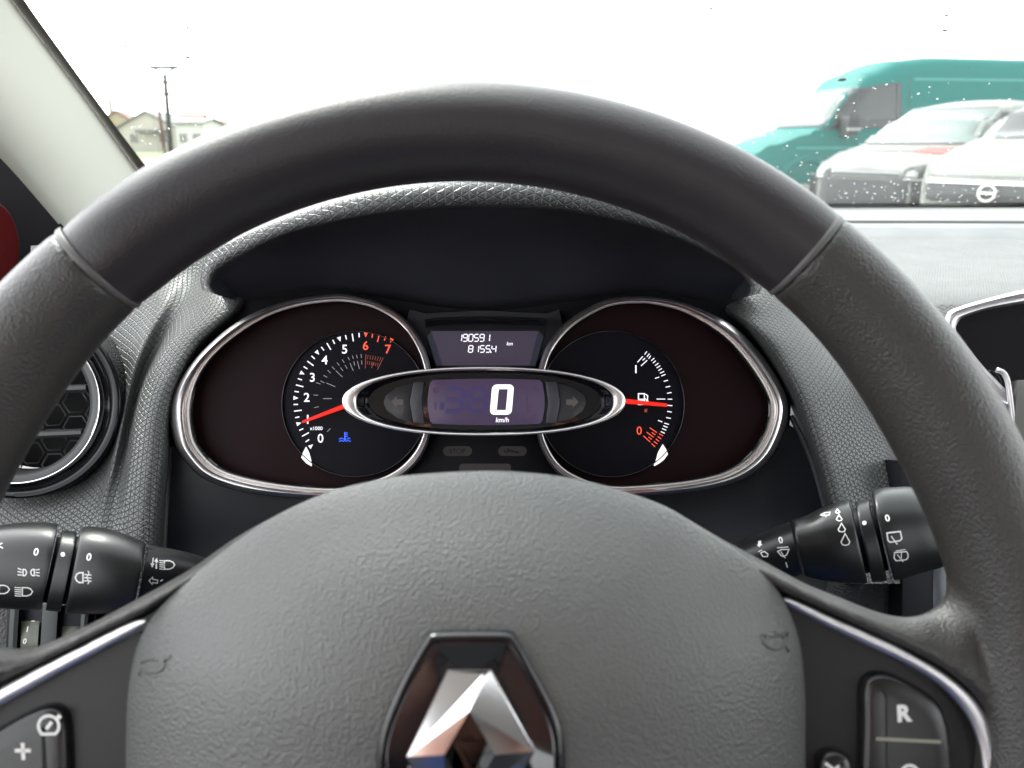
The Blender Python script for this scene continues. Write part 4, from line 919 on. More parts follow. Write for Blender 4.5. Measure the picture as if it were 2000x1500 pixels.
# rain on the outside of the glass
def gpx(x, y):
    r = ray(x, y); tt = (GB-EYE).dot(GF.N)/r.dot(GF.N); return EYE+r*tt
drops = []
M_water = glassmat('rain_water', 0, 1.33)
def adddrop(p, r, el=1.0, an=0.0):
    vv, ff = [], []; n = 8; ring = [(1.0, 0), (.86, .35), (.5, .62)]
    base = p-GF.N*.0006
    for s, h in ring:
        for i in range(n):
            a = 2*PI*i/n; x = r*s*math.cos(a)*(1+.15*math.sin(3*a+an)); y = r*s*math.sin(a)*el
            vv.append(base+GF.X*(x*math.cos(an)-y*math.sin(an))+GF.U*(x*math.sin(an)+y*math.cos(an))-GF.N*(h*r*.8))
    vv.append(base-GF.N*(.7*r*.8)); vv.append(base+GF.N*.0001)
    for k in range(2):
        for i in range(n): ff.append((k*n+i, k*n+(i+1) % n, (k+1)*n+(i+1) % n, (k+1)*n+i))
    for i in range(n): ff.append((2*n+i, 2*n+(i+1) % n, 3*n)); ff.append(((i+1) % n, i, 3*n+1))
    drops.append((vv, ff))
rnd = random.Random(11)
DARK = []
for (x, y, r) in ((367, 115, 2.2), (245, 93, 1.6), (367, 55, 1.8), (355, 76, 1.3), (147, 41, 1.5), (150, 87, 1.3), (155, 96, 1.2), (214, 6, 1.4), (242, 118, 1.3), (379, 131, 1.6), (282, 193, 1.3), (272, 220, 1.2), (1388, 18, 1.8), (1478, 117, 1.2), (1645, 158, 3.2), (1420, 50, 1.0), (1850, 32, 1.8), (1845, 62, 2.2), (1728, 84, 1.5), (1730, 90, 1.8), (1480, 130, 1.2), (352, 117, 1.4), (1960, 55, 1.2), (880, 55, 1.2), (620, 40, 1.2), (700, 120, 1.2), (1100, 60, 1.3), (1250, 30, 1.0), (1180, 110, 1.2)):
    adddrop(gpx(x, y), r*.0012, .38, rnd.uniform(-.3, .3))
for i in range(120): adddrop(gpx(rnd.uniform(60, 2000), rnd.uniform(0, 200)), rnd.choice([.0007, .0009, .0011, .0015]), .4, rnd.uniform(-.3, .3))
v, f = merge(*drops); dk = obj('dark_specks', v, f, mat('speck_dark', (.05, .05, .046), .8), None, loc=GB, angle=180)  # opaque dark specks, shaped like the drops
tag(dk, 'tiny dark specks on the windscreen against the white sky', 'specks', kind='stuff'); drops.clear()
for i in range(200):
    y = 150+250*rnd.random()**.8; adddrop(gpx(rnd.uniform(1450+max(0, (y-300))*1.3, 2060), y), rnd.choice([.0005, .0007, .0009, .0012]), .6, rnd.uniform(.1, .7))
for i in range(110):
    adddrop(gpx(rnd.uniform(1640, 2060), rnd.gauss(385, 14)), rnd.choice([.0005, .0007, .0009, .0013]), .6, rnd.uniform(.1, .7))
for i in range(36): adddrop(gpx(rnd.uniform(235, 420), rnd.uniform(245, 300)), rnd.choice([.0005, .0006, .0008]), .6, rnd.uniform(-.3, .3))
v, f = merge(*drops); rd = obj('raindrops', v, f, M_water, None, loc=GB, angle=180)
tag(rd, 'small raindrops scattered over the outside of the windscreen', 'raindrops', kind='stuff')
# dotted frit along the foot of the glass
dm = bpy.data.materials.new('dotted_frit'); dm.use_nodes = True; t = dm.node_tree; t.nodes.clear()
o_ = t.nodes.new('ShaderNodeOutputMaterial'); tc = t.nodes.new('ShaderNodeTexCoord'); vo = t.nodes.new('ShaderNodeTexVoronoi'); vo.inputs['Scale'].default_value = 260; vo.inputs['Randomness'].default_value = 0
t.links.new(tc.outputs['UV'], vo.inputs['Vector'])
sp = t.nodes.new('ShaderNodeSeparateXYZ'); t.links.new(tc.outputs['UV'], sp.inputs[0])
cm = t.nodes.new('ShaderNodeMapRange'); cm.inputs[1].default_value = 0; cm.inputs[2].default_value = .04; cm.inputs[3].default_value = .75; cm.inputs[4].default_value = .2; t.links.new(sp.outputs[1], cm.inputs[0])
lt = t.nodes.new('ShaderNodeMath'); lt.operation = 'LESS_THAN'; t.links.new(vo.outputs['Distance'], lt.inputs[0]); t.links.new(cm.outputs[0], lt.inputs[1])
df = t.nodes.new('ShaderNodeBsdfDiffuse'); df.inputs[0].default_value = (.012, .012, .012, 1); tt_ = t.nodes.new('ShaderNodeBsdfTransparent')
mm = t.nodes.new('ShaderNodeMixShader'); t.links.new(lt.outputs[0], mm.inputs[0]); t.links.new(tt_.outputs[0], mm.inputs[1]); t.links.new(df.outputs[0], mm.inputs[2]); t.links.new(mm.outputs[0], o_.inputs[0])
rows = [[glp(.42+.8*i/20, -.01+k*.012+.012*max(0, i/20-.2), .002) for i in range(21)] for k in (0, 1, 2)]
v, f, u = grid(rows); obj('frit_band', v, f, dm, wsn, uvs=u)

# A-pillar
ap = thing('windscreen_pillar', 'pale grey padded windscreen pillar slanting down the top left corner', 'pillar', pt(160, 250, .72))
def gdep(x, y):
    r = ray(x, y); return (GB-EYE).dot(GF.N)/r.dot(GF.N)
M_pil = mat('pillar_trim_fabric', (.46, .455, .40), .75, bump=('noise', 1800, .0002), var=.04)
edge = [(-90, -160), (-30, -80), (22, 0), (100, 105), (180, 212), (262, 325), (320, 400)]   # right edge of the trim
left = [(-420, -60), (-330, 60), (-230, 130), (-120, 200), (0, 308), (118, 442), (220, 560)]
rows = []
for a, b in zip(catmull(left, 40), catmull(edge, 40)):
    d1 = gdep(*b)-.012; d0 = d1*.80; row = []
    for k in range(17):
        t_ = k/16; q = (a[0]*(1-t_)+b[0]*t_, a[1]*(1-t_)+b[1]*t_); dd = d0*(1-t_)+d1*t_-.035*max(0, math.sin(PI*t_))**.8
        if k == 16: dd = d1+.006
        row.append(pt(q[0], q[1], dd))
    rows.append(row)
v, f, u = grid(rows); obj('trim_panel', v, f, M_pil, ap, uvs=u, angle=180)
e2 = [(-60, -160), (0, -80), (46, -2), (122, 105), (200, 212), (283, 322), (345, 400)]
rows = []
for a, b in zip(catmull(edge, 40), catmull(e2, 40)):
    d = gdep(*b)-.004
    rows.append([pt(a[0]-6, a[1], d+.012), pt(a[0]+1, a[1], d+.004), pt(a[0]*.75+b[0]*.25, a[1]*.75+b[1]*.25, d), pt(*b, d-.001), pt(*b, d+.02)])
v, f, u = grid(rows); obj('glass_seal', v, f, mat('pillar_seal', (.042, .040, .030), .6), ap, angle=60)
# door seen past the pillar
dr = thing('driver_door', 'black door frame edge with dark red paint at the far left', 'door', pt(-40, 520, .60))
rows = []
for a, b in zip(catmull([(-700, 150), (-500, 400), (-420, 620), (-400, 900)], 20), catmull([(-200, 100), (0, 306), (122, 440), (260, 620)], 20)):
    rows.append([pt(a[0]*(1-k/6)+b[0]*k/6, a[1]*(1-k/6)+b[1]*k/6, .54+.10*k/6) for k in range(7)])
v, f, u = grid(rows); obj('window_surround', v, f, mat('door_black', (.005, .004, .006), .8, spec=.15), dr)
M_redp = mat('red_paint', (.035, .0012, .0015), .9, spec=.08)
ctr = catmull([(-120, 380), (-20, 392), (14, 410), (34, 455), (36, 500), (20, 560), (-60, 640), (-160, 620)], 60, True)
rows = [[pt(-50+(x+50)*s, 500+(y-500)*s, .585-h) for x, y in ctr] for s, h in ((1.0, -.01), (1.0, 0), (.985, .0012), (.96, .0016), (.5, .002), (.2, .002))]
v, f, u = grid(rows, close_row=True, cap1=True); obj('painted_panel', v, f, M_redp, dr, angle=180)
# lower left door card, headliner, rear and right side: the closed cabin that shades the dash
M_card = mat('door_card', (.03, .03, .03), .6); M_head = mat('headliner_felt', (.58, .57, .54), .9)
def slab(name, c, s, m, parent): v, f = box(c, s); return obj(name, v, f, m, parent, smooth=False)
slab('door_card', (-.50, -.35, .62), (.05, 1.7, .60), M_card, dr)
hl = thing('headliner', 'pale felt roof lining above the seats', 'roof lining', (.35, -.8, 1.44))
slab('roof_panel', (.35, -.93, 1.475), (1.5, 2.06, .03), M_head, hl)
cb = thing('cabin_rear', 'dark seats and lower body of the cabin behind the driver', 'cabin', (.35, -1.0, .4))
slab('floor', (.35, -.4, .30), (1.6, 2.6, .04), M_card, cb)
slab('passenger_door', (1.16, -.35, .62), (.05, 1.7, .60), M_card, cb)
slab('rear_wall', (.35, -1.9, .72), (1.5, .05, .75), M_card, cb)
slab('centre_post', (-.49, -.55, 1.18), (.04, .10, .54), M_head, cb); slab('centre_post', (1.16, -.55, 1.18), (.04, .10, .54), M_head, cb)
slab('rear_post', (-.45, -1.7, 1.18), (.06, .4, .54), M_head, cb); slab('rear_post', (1.12, -1.7, 1.18), (.06, .4, .54), M_head, cb)
M_seat = mat('seat_cloth', (.025, .026, .03), .85)
for x in (0, .72):
    v, f = box((x, -.66, .80), (.46, .12, .62)); so_ = obj('seat_back', v, f, M_seat, cb); 
    bv = so_.modifiers.new('b', 'BEVEL'); bv.width = .05; bv.segments = 4
    v, f = box((x, -.68, 1.20), (.26, .09, .17)); so_ = obj('headrest', v, f, M_seat, cb); bv = so_.modifiers.new('b', 'BEVEL'); bv.width = .04; bv.segments = 4
# firewall under the dash and bonnet-side closure
slab('dash_underside', (.35, .80, .62), (1.7, .5, .5), M_card, cb)
# own bonnet beyond the glass
bn = obj('car_bonnet', *box((.36, 1.55, .82), (1.55, 1.0, .16)), M_redp, None, loc=(.36, 1.55, .82)); tag(bn, 'red bonnet of this car ahead of the windscreen', 'bonnet')
bv = bn.modifiers.new('b', 'BEVEL'); bv.width = .06; bv.segments = 4

# ================================================================== THE DRIVER (behind the camera; seen only in reflections)
def skin(name, verts, edges, radii, m, parent, root_i=0, lv=2):
    me = bpy.data.meshes.new(name); b = wloc(parent); me.from_pydata([tuple(V(v)-b) for v in verts], edges, [])
    o = bpy.data.objects.new(name, me); C.objects.link(o); o.parent = parent; me.materials.append(m)
    sk = o.modifiers.new('skin', 'SKIN'); sk.use_smooth_shade = True
    for i, r in enumerate(radii): me.skin_vertices[0].data[i].radius = (r, r) if not isinstance(r, tuple) else r
    me.skin_vertices[0].data[root_i].use_root = True
    s_ = o.modifiers.new('sub', 'SUBSURF'); s_.levels = lv; s_.render_levels = lv
    return o
pe = thing('person', 'seated driver in dark jacket and blue jeans holding up a phone', 'person', (0, -.36, .62))
M_jacket = mat('dark_jacket', (.012, .011, .014), .8, bump=('noise', 500, .0003)); M_jeans = mat('blue_jeans', (.02, .06, .22), .8, bump=('noise', 900, .0003)); M_skin = mat('skin', (.42, .20, .14), .5)
skin('jacket', [(0, -.42, .62), (0, -.46, .80), (0, -.48, .98), (0, -.48, 1.08), (-.19, -.46, 1.02), (-.27, -.24, .84), (-.13, -.06, 1.03), (.19, -.46, 1.02), (.28, -.24, .84), (.14, -.06, 1.03)],
     [(0, 1), (1, 2), (2, 3), (2, 4), (4, 5), (5, 6), (2, 7), (7, 8), (8, 9)], [(.17, .12), (.16, .12), (.17, .11), .06, .07, .052, .036, .07, .052, .036], M_jacket, pe)
skin('jeans', [(0, -.40, .60), (-.11, -.32, .58), (-.19, .12, .62), (-.17, .42, .38), (.11, -.32, .58), (.19, .12, .62), (.17, .42, .38)], [(0, 1), (1, 2), (2, 3), (0, 4), (4, 5), (5, 6)], [(.16, .12), .10, .07, .05, .10, .07, .05], M_jeans, pe)
skin('head', [(0, -.49, 1.08), (0, -.48, 1.15), (0, -.46, 1.20), (0, -.47, 1.30)], [(0, 1), (1, 2), (2, 3)], [.055, .055, (.075, .085), (.075, .09)], M_skin, pe)
for s in (-1, 1):
    hb = (s*.085, -.035, 1.095); vv = [(s*.13, -.06, 1.03), hb]; ee = [(0, 1)]; rr = [.028, (.034, .018)]
    for q in range(4):
        k = len(vv); z0 = 1.125+.018*q-.02; vv += [(s*.085, -.020, z0), (s*.078, -.004, z0+.01), (s*.060, .000, z0+.012)]; ee += [(1, k), (k, k+1), (k+1, k+2)]; rr += [.0095, .0085, .007]
    k = len(vv); vv += [(s*.075, -.042, 1.12), (s*.055, -.030, 1.135)]; ee += [(1, k), (k, k+1)]; rr += [.011, .009]
    skin('hand', vv, ee, rr, M_skin, pe)
ph = thing('phone', 'dark phone held up by the driver', 'phone', (0, -.015, 1.15))
v, f = box((0, -.016, 1.155), (.155, .008, .075)); o_ = obj('phone_body', v, f, M_piano, ph)
# ================================================================== OUTSIDE
def gz(px, py, d): return pt(px, py, d)
M_gnd = mat('gravel_ground', (.33, .31, .29), .95, var=.25, vscale=.6, bump=('noise', 20, .01))
v, f = [(-900, -200, 0), (900, -200, 0), (900, 1600, 0), (-900, 1600, 0)], [(0, 1, 2, 3)]
g = obj('ground', v, f, M_gnd, None, smooth=False); tag(g, 'pale gravel car lot and land beyond', None, kind='structure')
M_grs = mat('grass', (.11, .14, .06), .95, var=.35, vscale=1.5)
rs = []
for i in range(24): rs.append([V((-62+2.6*i, 60+3*math.sin(i*.7), .02)), V((-90+4*i, 140+2*math.sin(i), .3))])
v, f, u = grid(rs); g = obj('grass_strip', v, f, M_grs, None); tag(g, 'strip of green grass before the houses', kind='structure')
M_road = mat('brick_dust_track', (.30, .19, .15), .95, var=.2, vscale=1)
v, f = [(-80, 44, .012), (0, 44, .012), (0, 58, .012), (-80, 58, .012)], [(0, 1, 2, 3)]; g = obj('track', v, f, M_road, None, smooth=False); tag(g, 'reddish track crossing beyond the lot', kind='structure')

def local(root, v):   # from a thing's own axes (x back along the body, y across, z up) to the world
    a = root['yaw_']; return V((root.location.x+v[0]*math.cos(a)-v[1]*math.sin(a), root.location.y+v[0]*math.sin(a)+v[1]*math.cos(a), root.location.z+v[2]))
def vobj(root, name, verts, faces, m, parent=None, angle=35):
    return obj(name, [local(root, q) for q in verts], faces, m, parent or root, angle=angle)
def interp(tab, x):
    for (x0, *a), (x1, *b) in zip(tab, tab[1:]):
        if x <= x1: t_ = (x-x0)/(x1-x0); t_ = t_*t_*(3-2*t_); return [p*(1-t_)+q*t_ for p, q in zip(a, b)]
    return list(tab[-1][1:])
M_tyre = mat('tyre', (.02, .02, .02), .8); M_rimw = mat('wheel_rim', (.4, .4, .4), .3, metal=.8); M_cargl = mat('car_window', (.018, .022, .022), .12)
M_under = mat('black_bumper', (.035, .036, .04), .55); M_lamp = mat('headlamp_lens', (.30, .31, .31), .12, coat=.5); M_lampd = mat('lamp_dark', (.05, .05, .05), .2)
def vehicle(root, tab, half, paint, tumble=.16, nose_round=.28, bottom=.28, belt=1.1, N=60):
    """tab: (x, roof height, roof half-width factor). Cross-sections swept along the body"""
    L = tab[-1][0]; rows = []
    for i in range(N+1):
        x = L*(i/N)**1.25 if i < N else L
        zt, = interp([(q[0], q[1]) for q in tab], x)
        wf = half*(1-nose_round*max(0, 1-x/.75)**2.2)
        zb = bottom; tp = tumble*max(0, (zt-belt))/1.0
        sec = []
        for zz, yy in ((zb, wf*.93), (zb+.12, wf*.985), (min(belt, zt)*.62, wf), (min(belt, zt-.05)*.9, wf*.995), (min(belt, zt-.03), wf*.975), (max(min(belt, zt-.03), zt-.30*(1 if zt > belt+.3 else .3)), wf*.965-tp*.75), (zt-.10*(1 if zt > belt+.2 else .5), wf*.93-tp), (zt-.02, wf*.80-tp), (zt+.01, wf*.45-tp*.5), (zt+.02, 0)):
            sec.append((yy, zz))
        rows.append([V((x, y, zz)) for y, zz in sec]+[V((x, -y, zz)) for y, zz in sec[::-1][1:]])
    v, f, u = grid(rows, cap0=True, cap1=True);
    b = vobj(root, 'body', v, f, paint, angle=50)
    return b
def patch(root, bv, q4, axis, m, name, parent=None, off=.006, n=10):
    """4-cornered panel pressed onto the body. axis 'y-': seen from the near side; 'x': from the nose"""
    a, b, c, d = q4; rows = []
    ang = root['yaw_']; dirl = {'y-': V((0, 1, 0)), 'y+': V((0, -1, 0)), 'x': V((1, 0, 0)), 'z': V((0, 0, -1))}[axis]
    dw = V((dirl.x*math.cos(ang)-dirl.y*math.sin(ang), dirl.x*math.sin(ang)+dirl.y*math.cos(ang), dirl.z))
    for i in range(n+1):
        row = []
        for j in range(n+1):
            s, t_ = i/n, j/n; p = [(a[k]*(1-t_)+b[k]*t_)*(1-s)+(d[k]*(1-t_)+c[k]*t_)*s for k in (0, 1)]
            l = {'y-': V((p[0], -3, p[1])), 'y+': V((p[0], 3, p[1])), 'x': V((-3, p[0], p[1])), 'z': V((p[0], p[1], 5))}[axis]
            o_ = local(root, l); hit = bv.ray_cast(o_, dw)
            if hit[0] is None: hit = (o_+dw*3.2, -dw)
            nn_ = hit[1] if hit[1].dot(dw) < 0 else -hit[1]; row.append(hit[0]+nn_*off)
        rows.append(row)
    v, f, u = grid(rows); return obj(name, v, f, m, parent or root, angle=180)
def wheels(root, xs, half, r=.33):
    for x in xs:
        for s in (-1, 1):
            rows = [[V((x+rr_*math.cos(2*PI*k/28), s*yy, r+rr_*math.sin(2*PI*k/28))) for k in range(28)] for rr_, yy in ((r*.62, half-.03), (r*.95, half-.01), (r, half-.05), (r, half-.2), (r*.6, half-.22))]
            v, f, u = grid(rows, close_row=True); wq = vobj(root, 'wheel', v, f, M_tyre)
            rows = [[V((x+rr_*math.cos(2*PI*k/28), s*yy, r+rr_*math.sin(2*PI*k/28))) for k in range(28)] for rr_, yy in ((r*.62, half-.04), (r*.5, half-.06), (r*.1, half-.03))]
            v, f, u = grid(rows, close_row=True, cap1=True); vobj(root, 'rim', v, f, M_rimw, wq)
def place(name, label, cat, px, py, dist, yaw, group=None):
    p = pt(px, py, dist); p.z = 0; r = thing(name, label, cat, p, group); r['yaw_'] = yaw; return r

# ---- teal high-roof van
tv = place('teal_van', 'teal high-roof panel van parked behind the white vehicles', 'van', 1432, 300, 14.6, rad(6))
M_teal = mat('teal_paint', (.007, .125, .112), .6, spec=.15, var=.04, vscale=2)
tvb = vehicle(tv, [(0, .55), (.10, .98), (.30, 1.12), (.95, 1.30), (1.15, 1.42), (1.75, 2.05), (2.1, 2.35), (2.7, 2.56), (3.4, 2.62), (6.3, 2.60), (6.6, 2.5)], 1.0, M_teal, tumble=.10, belt=1.35, bottom=.35)
B_ = bvh(tvb)
patch(tv, B_, [(1.22, 1.38), (2.72, 1.42), (2.62, 2.13), (1.86, 2.02)], 'y-', M_cargl, 'side_window')
patch(tv, B_, [(1.76, 1.42), (1.80, 1.42), (1.90, 2.05), (1.86, 2.05)], 'y-', M_under, 'window_bar', off=.014)
patch(tv, B_, [(2.62, 1.40), (2.68, 1.40), (2.64, 2.14), (2.58, 2.14)], 'y-', M_rib, 'window_channel', off=.016)
patch(tv, B_, [(-.86, 1.46), (.86, 1.46), (.78, 2.05), (-.78, 2.05)], 'x', mat('van_windscreen', (.05, .055, .055), .12), 'windscreen', n=14)
patch(tv, B_, [(-.88, 1.40), (.88, 1.40), (.88, 1.46), (-.88, 1.46)], 'x', M_under, 'scuttle', off=.02)
for y0, y1 in ((2.20, 2.24), (1.02, 1.07)): patch(tv, B_, [(.75 if y0 < 2 else 2.9, y0), (6.4, y0), (6.4, y1), (.75 if y0 < 2 else 2.9, y1)], 'y-', mat('teal_crease', (.008, .19, .17), .4), 'body_crease', off=.004, n=20)
patch(tv, B_, [(2.82, .5), (2.84, .5), (2.84, 2.5), (2.82, 2.5)], 'y-', M_under, 'door_gap', off=.004)
patch(tv, B_, [(-.90, 1.43), (.90, 1.43), (.82, 2.09), (-.82, 2.09)], 'x', M_under, 'windscreen_seal', off=.003, n=14)
patch(tv, B_, [(1.16, 1.35), (2.76, 1.39), (2.66, 2.17), (1.83, 2.06)], 'y-', M_under, 'window_seal', off=.003)
rows = [[V((1.62+.10*a_, -1.12-.13*b_, 1.42+c_*.85)) for a_, b_ in ((-1, -1), (1, -1), (1.2, 1), (-.8, 1))] for c_ in (-.20, -.14, .14, .20)]
v, f, u = grid(rows, close_row=True, cap0=True, cap1=True); mm_ = vobj(tv, 'door_mirror', v, f, M_under)
v, f = box((1.64, -1.27, 1.36), (.23, .07, .05)); vobj(tv, 'mirror_lamp', v, f, M_lamp, mm_)
wheels(tv, (1.0, 4.9), 1.0, .36)
rows = [[V((1.0+rr_*math.cos(PI*k/20), -1.0-yy, .36+rr_*math.sin(PI*k/20))) for k in range(21)] for rr_, yy in ((.44, .0), (.46, .03), (.52, .03), (.56, 0))]
v, f, u = grid(rows); vobj(tv, 'wheel_arch', v, f, M_teal)

# ---- white van with reddened bonnet edge
wv = place('white_minivan', 'white minivan with dark front bumper and red smear on its bonnet edge', 'car', 1692, 300, 9.6, rad(31))
M_wpaint = mat('white_paint', (.20, .21, .195), .5, spec=.2)
wvb = vehicle(wv, [(0, .70), (.06, .84), (.25, .94), (.80, 1.06), (1.00, 1.14), (1.50, 1.44), (1.95, 1.62), (2.5, 1.68), (3.7, 1.66), (4.1, 1.45), (4.3, 1.1)], .88, M_wpaint, tumble=.18, belt=1.06)
B_ = bvh(wvb)
patch(wv, B_, [(-.92, .30), (.92, .30), (.90, .70), (-.90, .70)], 'x', M_under, 'bumper', off=.03, n=16)
patch(wv, B_, [(-.48, .72), (.48, .72), (.46, .80), (-.46, .80)], 'x', M_under, 'grille', off=.034, n=10)
patch(wv, B_, [(-.48, .765), (.48, .765), (.46, .785), (-.46, .785)], 'x', M_lamp, 'grille_bar', off=.045, n=10)
for s in (-1, 1):
    h_ = patch(wv, B_, [(s*.50, .70), (s*.88, .74), (s*.86, .92), (s*.52, .82)], 'x', M_lampd, 'headlamp', off=.036)
    patch(wv, B_, [(s*.56, .73), (s*.66, .74), (s*.66, .80), (s*.56, .79)], 'x', M_lamp, 'lamp_lens', parent=h_, off=.05); patch(wv, B_, [(s*.70, .75), (s*.80, .76), (s*.80, .84), (s*.70, .82)], 'x', M_lamp, 'lamp_lens', parent=h_, off=.05)
    patch(wv, B_, [(s*.55, .69), (s*.90, .72), (s*.90, .75), (s*.55, .71)], 'x', M_lamp, 'trim_strip', off=.05)
patch(wv, B_, [(-.74, 1.14), (.74, 1.14), (.62, 1.56), (-.62, 1.56)], 'x', mat('bright_glass', (.05, .085, .075), .08, coat=.5), 'windscreen', n=14)
patch(wv, B_, [(-.78, 1.115), (.78, 1.115), (.76, 1.14), (-.76, 1.14)], 'x', M_under, 'scuttle', off=.012)
patch(wv, B_, [(-.78, .99), (-.25, 1.03), (-.30, 1.08), (-.78, 1.07)], 'x', mat('red_smear', (.5, .05, .04), .5), 'red_smear', off=.012)
patch(wv, B_, [(1.32, 1.08), (2.50, 1.10), (2.50, 1.52), (1.80, 1.48)], 'y-', M_cargl, 'side_window')
patch(wv, B_, [(1.32, 1.08), (2.50, 1.10), (2.50, 1.52), (1.80, 1.48)], 'y+', M_cargl, 'side_window')
wheels(wv, (.85, 3.5), .88, .32)

patch(wv, B_, [(-.76, 1.12), (.76, 1.12), (.65, 1.585), (-.65, 1.585)], 'x', M_under, 'windscreen_seal', off=.003, n=14)
patch(wv, B_, [(-.80, 1.03), (.80, 1.03), (.80, 1.045), (-.80, 1.045)], 'x', M_under, 'bonnet_gap', off=.004, n=14)
for s, sd in ((-1, 'y-'), (1, 'y+')):
    patch(wv, B_, [(1.26, 1.05), (2.56, 1.07), (2.56, 1.55), (1.76, 1.51)], sd, M_under, 'window_seal', off=.003)
    for x in (1.15, 2.2): patch(wv, B_, [(x, .45), (x+.018, .45), (x+.018, 1.06), (x, 1.06)], sd, M_under, 'door_gap', off=.004)
    patch(wv, B_, [(.45, .50), (1.22, .50), (1.10, .74), (.58, .74)], sd, M_under, 'wheel_arch', off=.006)
    v, f, u = grid([[V((1.55+.07*a_, s*(.95+.10*b_), 1.10+c_)) for a_, b_ in ((-1, -1), (1, -1), (1, 1), (-.6, 1))] for c_ in (-.07, -.04, .06, .08)], close_row=True, cap0=True, cap1=True); vobj(wv, 'door_mirror', v, f, M_wpaint)

# ---- nearer white car, nose only in view
nc = place('white_car', 'white car at right edge with chrome grille bar and round emblem, nearest the windscreen', 'car', 1946, 300, 7.7, rad(36))
ncb = vehicle(nc, [(0, .62), (.05, .78), (.18, .92), (.60, 1.04), (1.05, 1.14), (1.30, 1.22), (1.9, 1.52), (2.4, 1.62), (3.6, 1.60), (4.2, 1.25), (4.4, 1.0)], .90, M_wpaint, tumble=.2, belt=1.0)
B_ = bvh(ncb)
patch(nc, B_, [(-.62, .56), (.62, .56), (.66, .74), (-.66, .74)], 'x', M_under, 'grille', off=.012, n=12)
patch(nc, B_, [(-.66, .725), (.66, .725), (.66, .755), (-.66, .755)], 'x', M_chromes, 'grille_bar', off=.03, n=12)
rows = [[V((-.05+dx, rr_*math.cos(2*PI*k/24), .655+rr_*math.sin(2*PI*k/24))) for k in range(24)] for rr_, dx in ((.085, 0), (.088, -.015), (.072, -.015), (.070, 0))]
v, f, u = grid(rows, close_row=True); emb = vobj(nc, 'emblem', v, f, M_chromes)
v, f = box((-.06, 0, .655), (.012, .15, .02)); vobj(nc, 'emblem_bar', v, f, M_chromes, emb)
for s in (-1, 1): patch(nc, B_, [(s*.66, .62), (s*.86, .66), (s*.84, .80), (s*.68, .74)], 'x', M_lamp, 'headlamp', off=.012)
patch(nc, B_, [(-.74, 1.20), (.74, 1.20), (.62, 1.48), (-.62, 1.48)], 'x', M_cargl, 'windscreen', n=12)
patch(nc, B_, [(1.40, 1.06), (3.4, 1.06), (3.2, 1.45), (2.0, 1.45)], 'y-', M_cargl, 'side_window')
wheels(nc, (.8, 3.5), .90, .32)
patch(nc, B_, [(-.76, 1.18), (.76, 1.18), (.65, 1.50), (-.65, 1.50)], 'x', M_under, 'windscreen_seal', off=.003, n=12)
patch(nc, B_, [(-.66, .545), (.66, .545), (.70, .755), (-.70, .755)], 'x', M_lampd, 'grille_surround', off=.006, n=12)
for k in range(3): patch(nc, B_, [(-.60, .585+k*.045), (.60, .585+k*.045), (.60, .595+k*.045), (-.60, .595+k*.045)], 'x', M_rib, 'grille_slat', off=.022, n=8)
patch(nc, B_, [(-.80, .80), (.80, .80), (.80, .812), (-.80, .812)], 'x', M_under, 'bonnet_gap', off=.004, n=12)
patch(nc, B_, [(-.80, .36), (.80, .36), (.78, .44), (-.78, .44)], 'x', M_under, 'lower_intake', off=.008, n=12)

# ---- poles and wires
M_conc = mat('concrete_pole', (.02, .022, .018), .9); M_wood = mat('wooden_post', (.09, .035, .02), .9); M_insul = mat('pole_steel', (.04, .045, .04), .6)
def gpole(name, label, cat, px, pyt, dist, r0, r1, m, group=None, lean=0):
    top = pt(px, pyt, dist); b = V((top.x+lean, top.y, 0)); rt = thing(name, label, cat, b, group)
    v, f = tube([b, b.lerp(top, .5), top], r0, 10, rr=[r0, (r0+r1)/2, r1]); obj('post', v, f, m, rt, angle=180); return rt, top
pl, top = gpole('utility_pole', 'tall dark concrete utility pole with forked top and crossarms', 'utility pole', 322, 148, 76, .26, .20, M_conc, None, -.35)
for s in (-1, 1):
    v, f = tube([top, top+V((s*1.1, 0, .75))], .11, 6); obj('fork_arm', v, f, M_insul, pl)
v, f = tube([top+V((-1.4, 0, .78)), top+V((1.4, 0, .78))], .19, 6); obj('crossarm', v, f, M_insul, pl)
for dz, ww in ((-.6, 1.05), (-1.7, 1.0)):
    v, f = tube([top+V((-ww, 0, dz)), top+V((ww, 0, dz))], .13, 6); obj('crossarm', v, f, M_insul, pl)
    for s in (-1, 1): v, f = tube([top+V((s*ww, 0, dz)), top+V((s*ww, 0, dz+.3))], .08, 6); obj('insulator', v, f, M_insul, pl)
gpole('wooden_post', 'slim brown wooden post beside the utility pole', 'post', 307, 186, 75, .15, .12, M_wood)
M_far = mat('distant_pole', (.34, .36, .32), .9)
gpole('distant_pole', 'pale distant pole right of the houses', 'utility pole', 436, 183, 75, .16, .14, M_far)
p_, tp_ = gpole('distant_pole', 'short pale distant pole nearest the wheel top', 'utility pole', 490, 190, 80, .14, .12, M_far)
v, f = box(tuple(tp_+V((0, 0, -.25))), (.7, .1, .3)); obj('transformer', v, f, M_far, p_)
gpole('distant_pole', 'thin lone pole right of the wheel top', 'utility pole', 1382, 220, 60, .07, .06, M_conc)
p_, tp_ = gpole('lamp_mast', 'tan topped mast showing above the teal van', 'mast', 1692, 128, 30, .05, .04, M_far)
v, f = box(tuple(tp_), (.18, .12, .16)); obj('mast_box', v, f, mat('tan_box', (.45, .38, .25), .8), p_)

